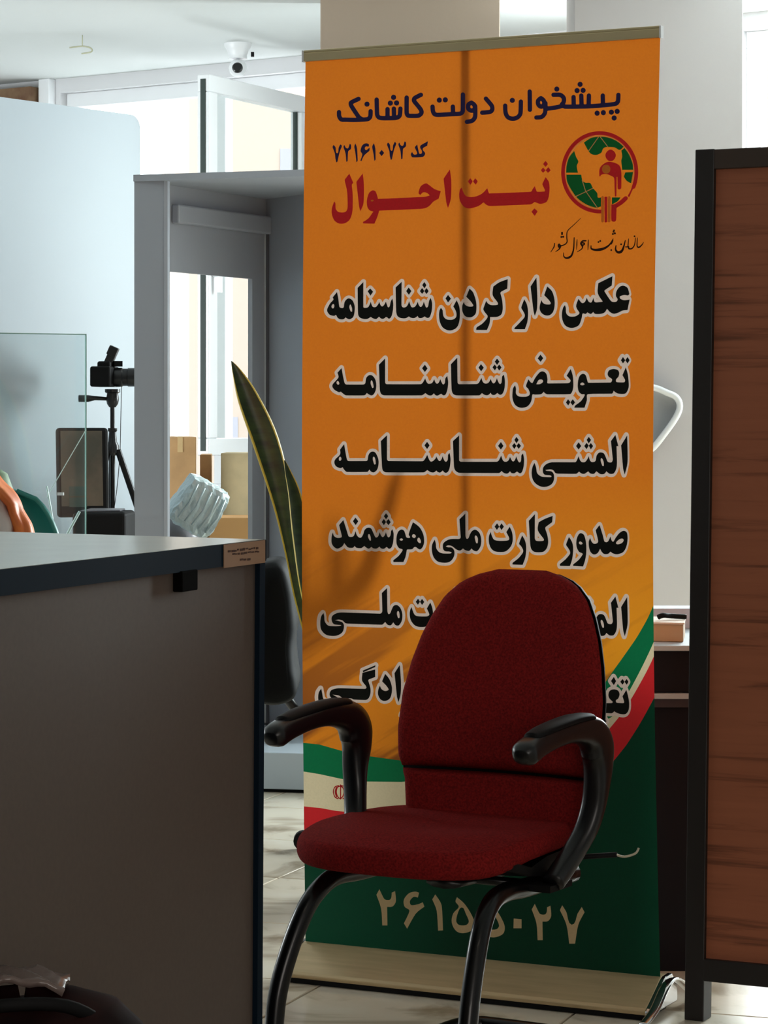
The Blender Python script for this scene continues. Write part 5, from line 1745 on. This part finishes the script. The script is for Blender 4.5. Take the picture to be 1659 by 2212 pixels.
# ------------------------------------------------------------------ red chair in front
th = math.radians(30)
Fv = Vector((-math.sin(th), -math.cos(th), 0)); Rv = Vector((math.cos(th), -math.sin(th), 0))
O = Vector((0.126, 4.888, 0))


def L(r, f, z):
    return O + Rv * r + Fv * f + Vector((0, 0, z))


def fabric(name, c1, c2):
    m = mat(name, c1, 0.92, rgb2=c2, nscale=260, bump=0.5, bscale=420, sheen=0.0, spec=0.05)
    return m


redf = fabric('dark_red_chair_fabric', (142, 34, 32), (102, 24, 24))
chair = thing('armchair', 'dark red upholstered visitor armchair with black arms and tube frame', 'chair', O)


# seat: outline as superellipse with waterfall front
def seat_fn(u, v):
    a = u * 2 * math.pi
    # plan outline
    ca, sa = math.cos(a), math.sin(a)
    e = 2 / 3.6
    r = 0.228 * math.copysign(abs(ca) ** e, ca)
    f = 0.225 * math.copysign(abs(sa) ** e, sa)
    f = f * (1.0 if f < 0 else 1.0 + 0.10 * (1 - (r / 0.228) ** 2))
    if f < 0: r *= 1 - 0.06 * (-f / 0.225)
    return r - 0.030, f


def seat_surf(u, v):
    r, f = seat_fn(u, 0)
    k0 = min(1, max(0, (f - 0.02) / 0.19)); k0 = k0 * k0 * (3 - 2 * k0)
    zl = 0.456 - 0.020 * k0
    ztp = 0.498 - 0.012 * k0
    hh = (ztp - zl) / 2
    if v < 0.25:
        s_ = 0.2 + 0.74 * v / 0.25; z = zl
    elif v < 0.6:
        k = (v - 0.25) / 0.35; ang_ = -math.pi / 2 + math.pi * k
        s_ = 0.94 + 0.06 * math.cos(ang_); z = zl + hh + hh * math.sin(ang_)
    else:
        k = (v - 0.6) / 0.4; s_ = 0.94 * (1 - k) + 0.002
        z = ztp + (0.502 - ztp) * math.sin(min(1, k * 2.2) * math.pi / 2)
    rr_, ff = (r + 0.030) * s_ - 0.030, f * s_
    if v > 0.45:
        z -= 0.010 * math.exp(-((rr_ / .13) ** 2 + ((ff + .03) / .12) ** 2))
    return L(rr_, ff, z)


mb = MB(); mb.grid(seat_surf, 72, 30, closeu=True)
mb.build('seat', redf, chair, smooth=True)
# black pan under the seat
mb = MB(); mb.grid(lambda u, v: L(seat_fn(u, 0)[0] * (0.97 if v < .7 else 0.99) * (1 if v > 0.02 else .05), seat_fn(u, 0)[1] * 0.955 * (1 if v > 0.02 else .05), 0.440 - 0.032 * min(1, max(0, (0.13 - seat_fn(u, 0)[1]) / 0.12)) + 0.022 * v * (1 + 1.2 * (seat_fn(u, 0)[1] < 0.05))), 60, 4, closeu=True)
mb.build('seat_pan', M['black_matte'], chair, smooth=True)

# backrest
hw_z = [(0.470, 0.186), (0.50, 0.190), (0.555, 0.196), (0.60, 0.212), (0.65, 0.217), (0.72, 0.214), (0.78, 0.203), (0.83, 0.189), (0.87, 0.172), (0.905, 0.152), (0.93, 0.125), (0.945, 0.098), (0.957, 0.052)]


def hw(z):
    return float(np.interp(z, [a for a, b in hw_z], [b for a, b in hw_z]))


def lean_f(z):
    return -0.170 - 0.055 * (z - 0.47) / 0.48 - 0.045 * ((z - 0.47) / 0.48) ** 2


SEAM = 0.575


def back_pt(r, z, depth):
    """depth 0 front face .. 1 rear"""
    wd_ = hw(z)
    curve = 0.030 * (r / 0.217) ** 2          # wraps forward at the sides
    return L(0.008 + r, lean_f(z) + curve - depth, z)


def backpart(name, z0, z1, mt, puff, rear, inset=0.0, shrink=1.0, nz=40):
    mbk = MB()
    nr = 28
    rows_ = []
    for j in range(nz + 1):
        z = z0 + (z1 - z0) * j / nz
        k = j / nz
        ez = min(1, math.sqrt(max(0, 1 - (1 - min(k, 1 - k) / 0.07) ** 2))) if min(k, 1 - k) < 0.07 else 1
        w_ = hw(z) * shrink
        row = []
        for i in range(nr + 1):
            a = -1 + 2 * i / nr
            rr_ = math.copysign(1 - (1 - abs(a)) ** 1.6, a) * w_
            ex = math.sqrt(max(0, 1 - (abs(rr_) / w_) ** 7)) if w_ > 0 else 0
            p = puff * ez * ex
            row.append(back_pt(rr_, z, inset - p))
        for i in range(nr, -1, -1):
            a = -1 + 2 * i / nr
            rr_ = math.copysign(1 - (1 - abs(a)) ** 1.6, a) * w_
            ex = math.sqrt(max(0, 1 - (abs(rr_) / w_) ** 7)) if w_ > 0 else 0
            row.append(back_pt(rr_, z, inset + rear * ez * ex + 0.0005))
        rows_.append(row)
    m_ = len(rows_[0])
    vs = [p for r_ in rows_ for p in r_]
    fs = []
    for j in range(nz):
        for i in range(m_):
            fs.append((j * m_ + i, j * m_ + (i + 1) % m_, (j + 1) * m_ + (i + 1) % m_, (j + 1) * m_ + i))
    fs.append(tuple(range(m_ - 1, -1, -1))); fs.append(tuple(nz * m_ + i for i in range(m_)))
    mbk.add(vs, fs)
    return mbk.build(name, mt, chair, smooth=True)


backpart('backrest', SEAM + 0.003, 0.957, redf, 0.030, 0.012)
backpart('lower_backrest', 0.468, SEAM - 0.002, redf, 0.026, 0.012, nz=24)
bs_ = backpart('back_shell', 0.50, 0.950, M['black_matte'], -0.012, 0.030, inset=0.008, shrink=1.012)
tag(bs_, 'black plastic shell behind the backrest')
# black plate and bracket joining seat and back
mb = MB(); mb.tube(spline([L(0.01, 0.05, 0.40), L(0.01, -0.18, 0.395), L(0.01, -0.245, 0.43), L(0.01, -0.265, 0.56), L(0.01, -0.275, 0.66)]), 0.012, 10, flat=3.2)
mb.build('back_bracket', M['black'], chair, smooth=True)


# arms
def arm(side):
    r0 = 0.257 * side
    def A(f, z, dr=0.0):
        return L(r0 + dr * side, f, z)
    # pad body: path from the front bulb to the rear corner and down the post
    pts = [A(0.222, 0.664), A(0.205, 0.669), A(0.165, 0.679), A(0.10, 0.687), A(0.04, 0.690), A(-0.02, 0.686), A(-0.06, 0.674), A(-0.083, 0.649),
           A(-0.088, 0.62), A(-0.082, 0.58), A(-0.075, 0.54, -.004), A(-0.062, 0.50, -.012), A(-0.040, 0.465, -.024), A(-0.012, 0.435, -.034), A(0.018, 0.412, -.04)]
    hh = [0.012, 0.0215, 0.021, 0.0195, 0.021, 0.026, 0.034, 0.042, 0.034, 0.024, 0.018, 0.017, 0.017, 0.018, 0.017]
    P3 = spline(pts, 5); H3 = [q.x for q in spline([(h, 0, 0) for h in hh], 5)]
    vs, fs = [], []
    seg = 18; n_ = len(P3)
    for i in range(n_):
        t_ = (P3[min(i + 1, n_ - 1)] - P3[max(i - 1, 0)]).normalized()
        sdv = Rv
        up = sdv.cross(t_).normalized()
        wdt = 0.024 if i < n_ * .5 else 0.024 - 0.004 * (i / n_ - .5) * 2
        if i < 4: wdt *= 0.55 + .45 * i / 4
        for k in range(seg):
            a = 2 * math.pi * k / seg
            ca, sa = math.cos(a), math.sin(a)
            e = 0.75
            vs.append(P3[i] + sdv * wdt * math.copysign(abs(ca) ** e, ca) + up * H3[i] * math.copysign(abs(sa) ** e, sa))
    for i in range(n_ - 1):
        for k in range(seg):
            k2 = (k + 1) % seg
            fs.append((i * seg + k, i * seg + k2, (i + 1) * seg + k2, (i + 1) * seg + k))
    fs.append(tuple(range(seg - 1, -1, -1))); fs.append(tuple((n_ - 1) * seg + k for k in range(seg)))
    ob = MB().add(vs, fs).build('armrest', M['black'], chair, smooth=True)
    # raised soft pad on top
    mbp = MB()
    pp_ = spline([A(0.185, 0.694), A(0.13, 0.703), A(0.04, 0.710), A(-0.015, 0.710), A(-0.05, 0.706)], 6)
    mm = len(pp_)
    rad = [0.008 + 0.014 * math.sin(math.pi * min(1, max(0, i / (mm - 1)) * 0.94 + .03)) ** .4 for i in range(mm)]
    vs, fs = [], []
    for i in range(mm):
        for k in range(14):
            a = 2 * math.pi * k / 14
            vs.append(pp_[i] + Rv * rad[i] * 1.05 * math.cos(a) + Vector((0, 0, 1)) * 0.0085 * math.sin(a))
    for i in range(mm - 1):
        for k in range(14):
            k2 = (k + 1) % 14
            fs.append((i * 14 + k, i * 14 + k2, (i + 1) * 14 + k2, (i + 1) * 14 + k))
    fs.append(tuple(range(13, -1, -1))); fs.append(tuple((mm - 1) * 14 + k for k in range(14)))
    mbp.add(vs, fs)
    mbp.build('arm_pad', M['black_matte'], ob, smooth=True)
    return ob


arm(-1); arm(1)

# tube frame: one bent tube per side, joined behind
for side in (-1, 1):
    rc = -0.022 + 0.196 * side
    rt = -0.010 + 0.175 * side
    pts = [L(rt, -0.17, 0.398), L(rt, 0.02, 0.400), L(rt, 0.10, 0.404), L(rt, 0.155, 0.394), L(rt + (rc - rt) * .3, 0.198, 0.358), L(rt + (rc - rt) * .7, 0.235, 0.285), L(rc, 0.262, 0.20), L(rc, 0.275, 0.10), L(rc, 0.274, 0.055),
           L(rc, 0.262, 0.030), L(rc, 0.235, 0.019), L(rc, 0.10, 0.018), L(rc, -0.24, 0.018)]
    mb = MB(); mb.tube(spline(pts, 6), 0.0175, 16)
    mb.build('leg', M['black_metal'], chair, smooth=True)
mb = MB()
a_, b_ = -0.218, 0.174
mb.tube(spline([L(a_, -0.235, 0.018), L(a_ + .002, -0.40, 0.018), L(a_ + .03, -0.45, 0.018), L(a_ + .07, -0.46, 0.018), L(0, -0.46, 0.018), L(b_ - .07, -0.46, 0.018), L(b_ - .03, -0.45, 0.018), L(b_ - .002, -0.40, 0.018), L(b_, -0.235, 0.018)], 6), 0.0155, 16)
mb.build('rear_stretcher', M['black_metal'], chair, smooth=True)
for f_ in (-0.02, -0.15):
    mb = MB(); mb.tube([L(-0.175, f_, 0.398), L(0.165, f_, 0.398)], 0.009, 12)
    mb.build('cross_tube', M['black_metal'], chair, smooth=True)
for side in (-1, 1):
    mb = MB(); mb.box(L(0.19 * side, 0.0, 0.404), (0.07, 0.09, 0.012), -th); mb.build('arm_plate', M['black_matte'], chair)
# small pale pull ring at the right side
mb = MB(); mb.tube([L(0.15, -0.12, 0.430), L(0.21, -0.145, 0.436), L(0.263, -0.156, 0.442)], 0.005, 8)
mb.build('lever', M['black_matte'], chair, smooth=True)
mb = MB(); mb.tube(spline([L(0.262, -0.155, 0.442), L(0.272, -0.17, 0.437), L(0.287, -0.185, 0.442), L(0.292, -0.19, 0.452)], 5), 0.0022, 6)
mb.build('pull_ring', mat('pale_cord', (196, 184, 160), .4), chair, smooth=True)
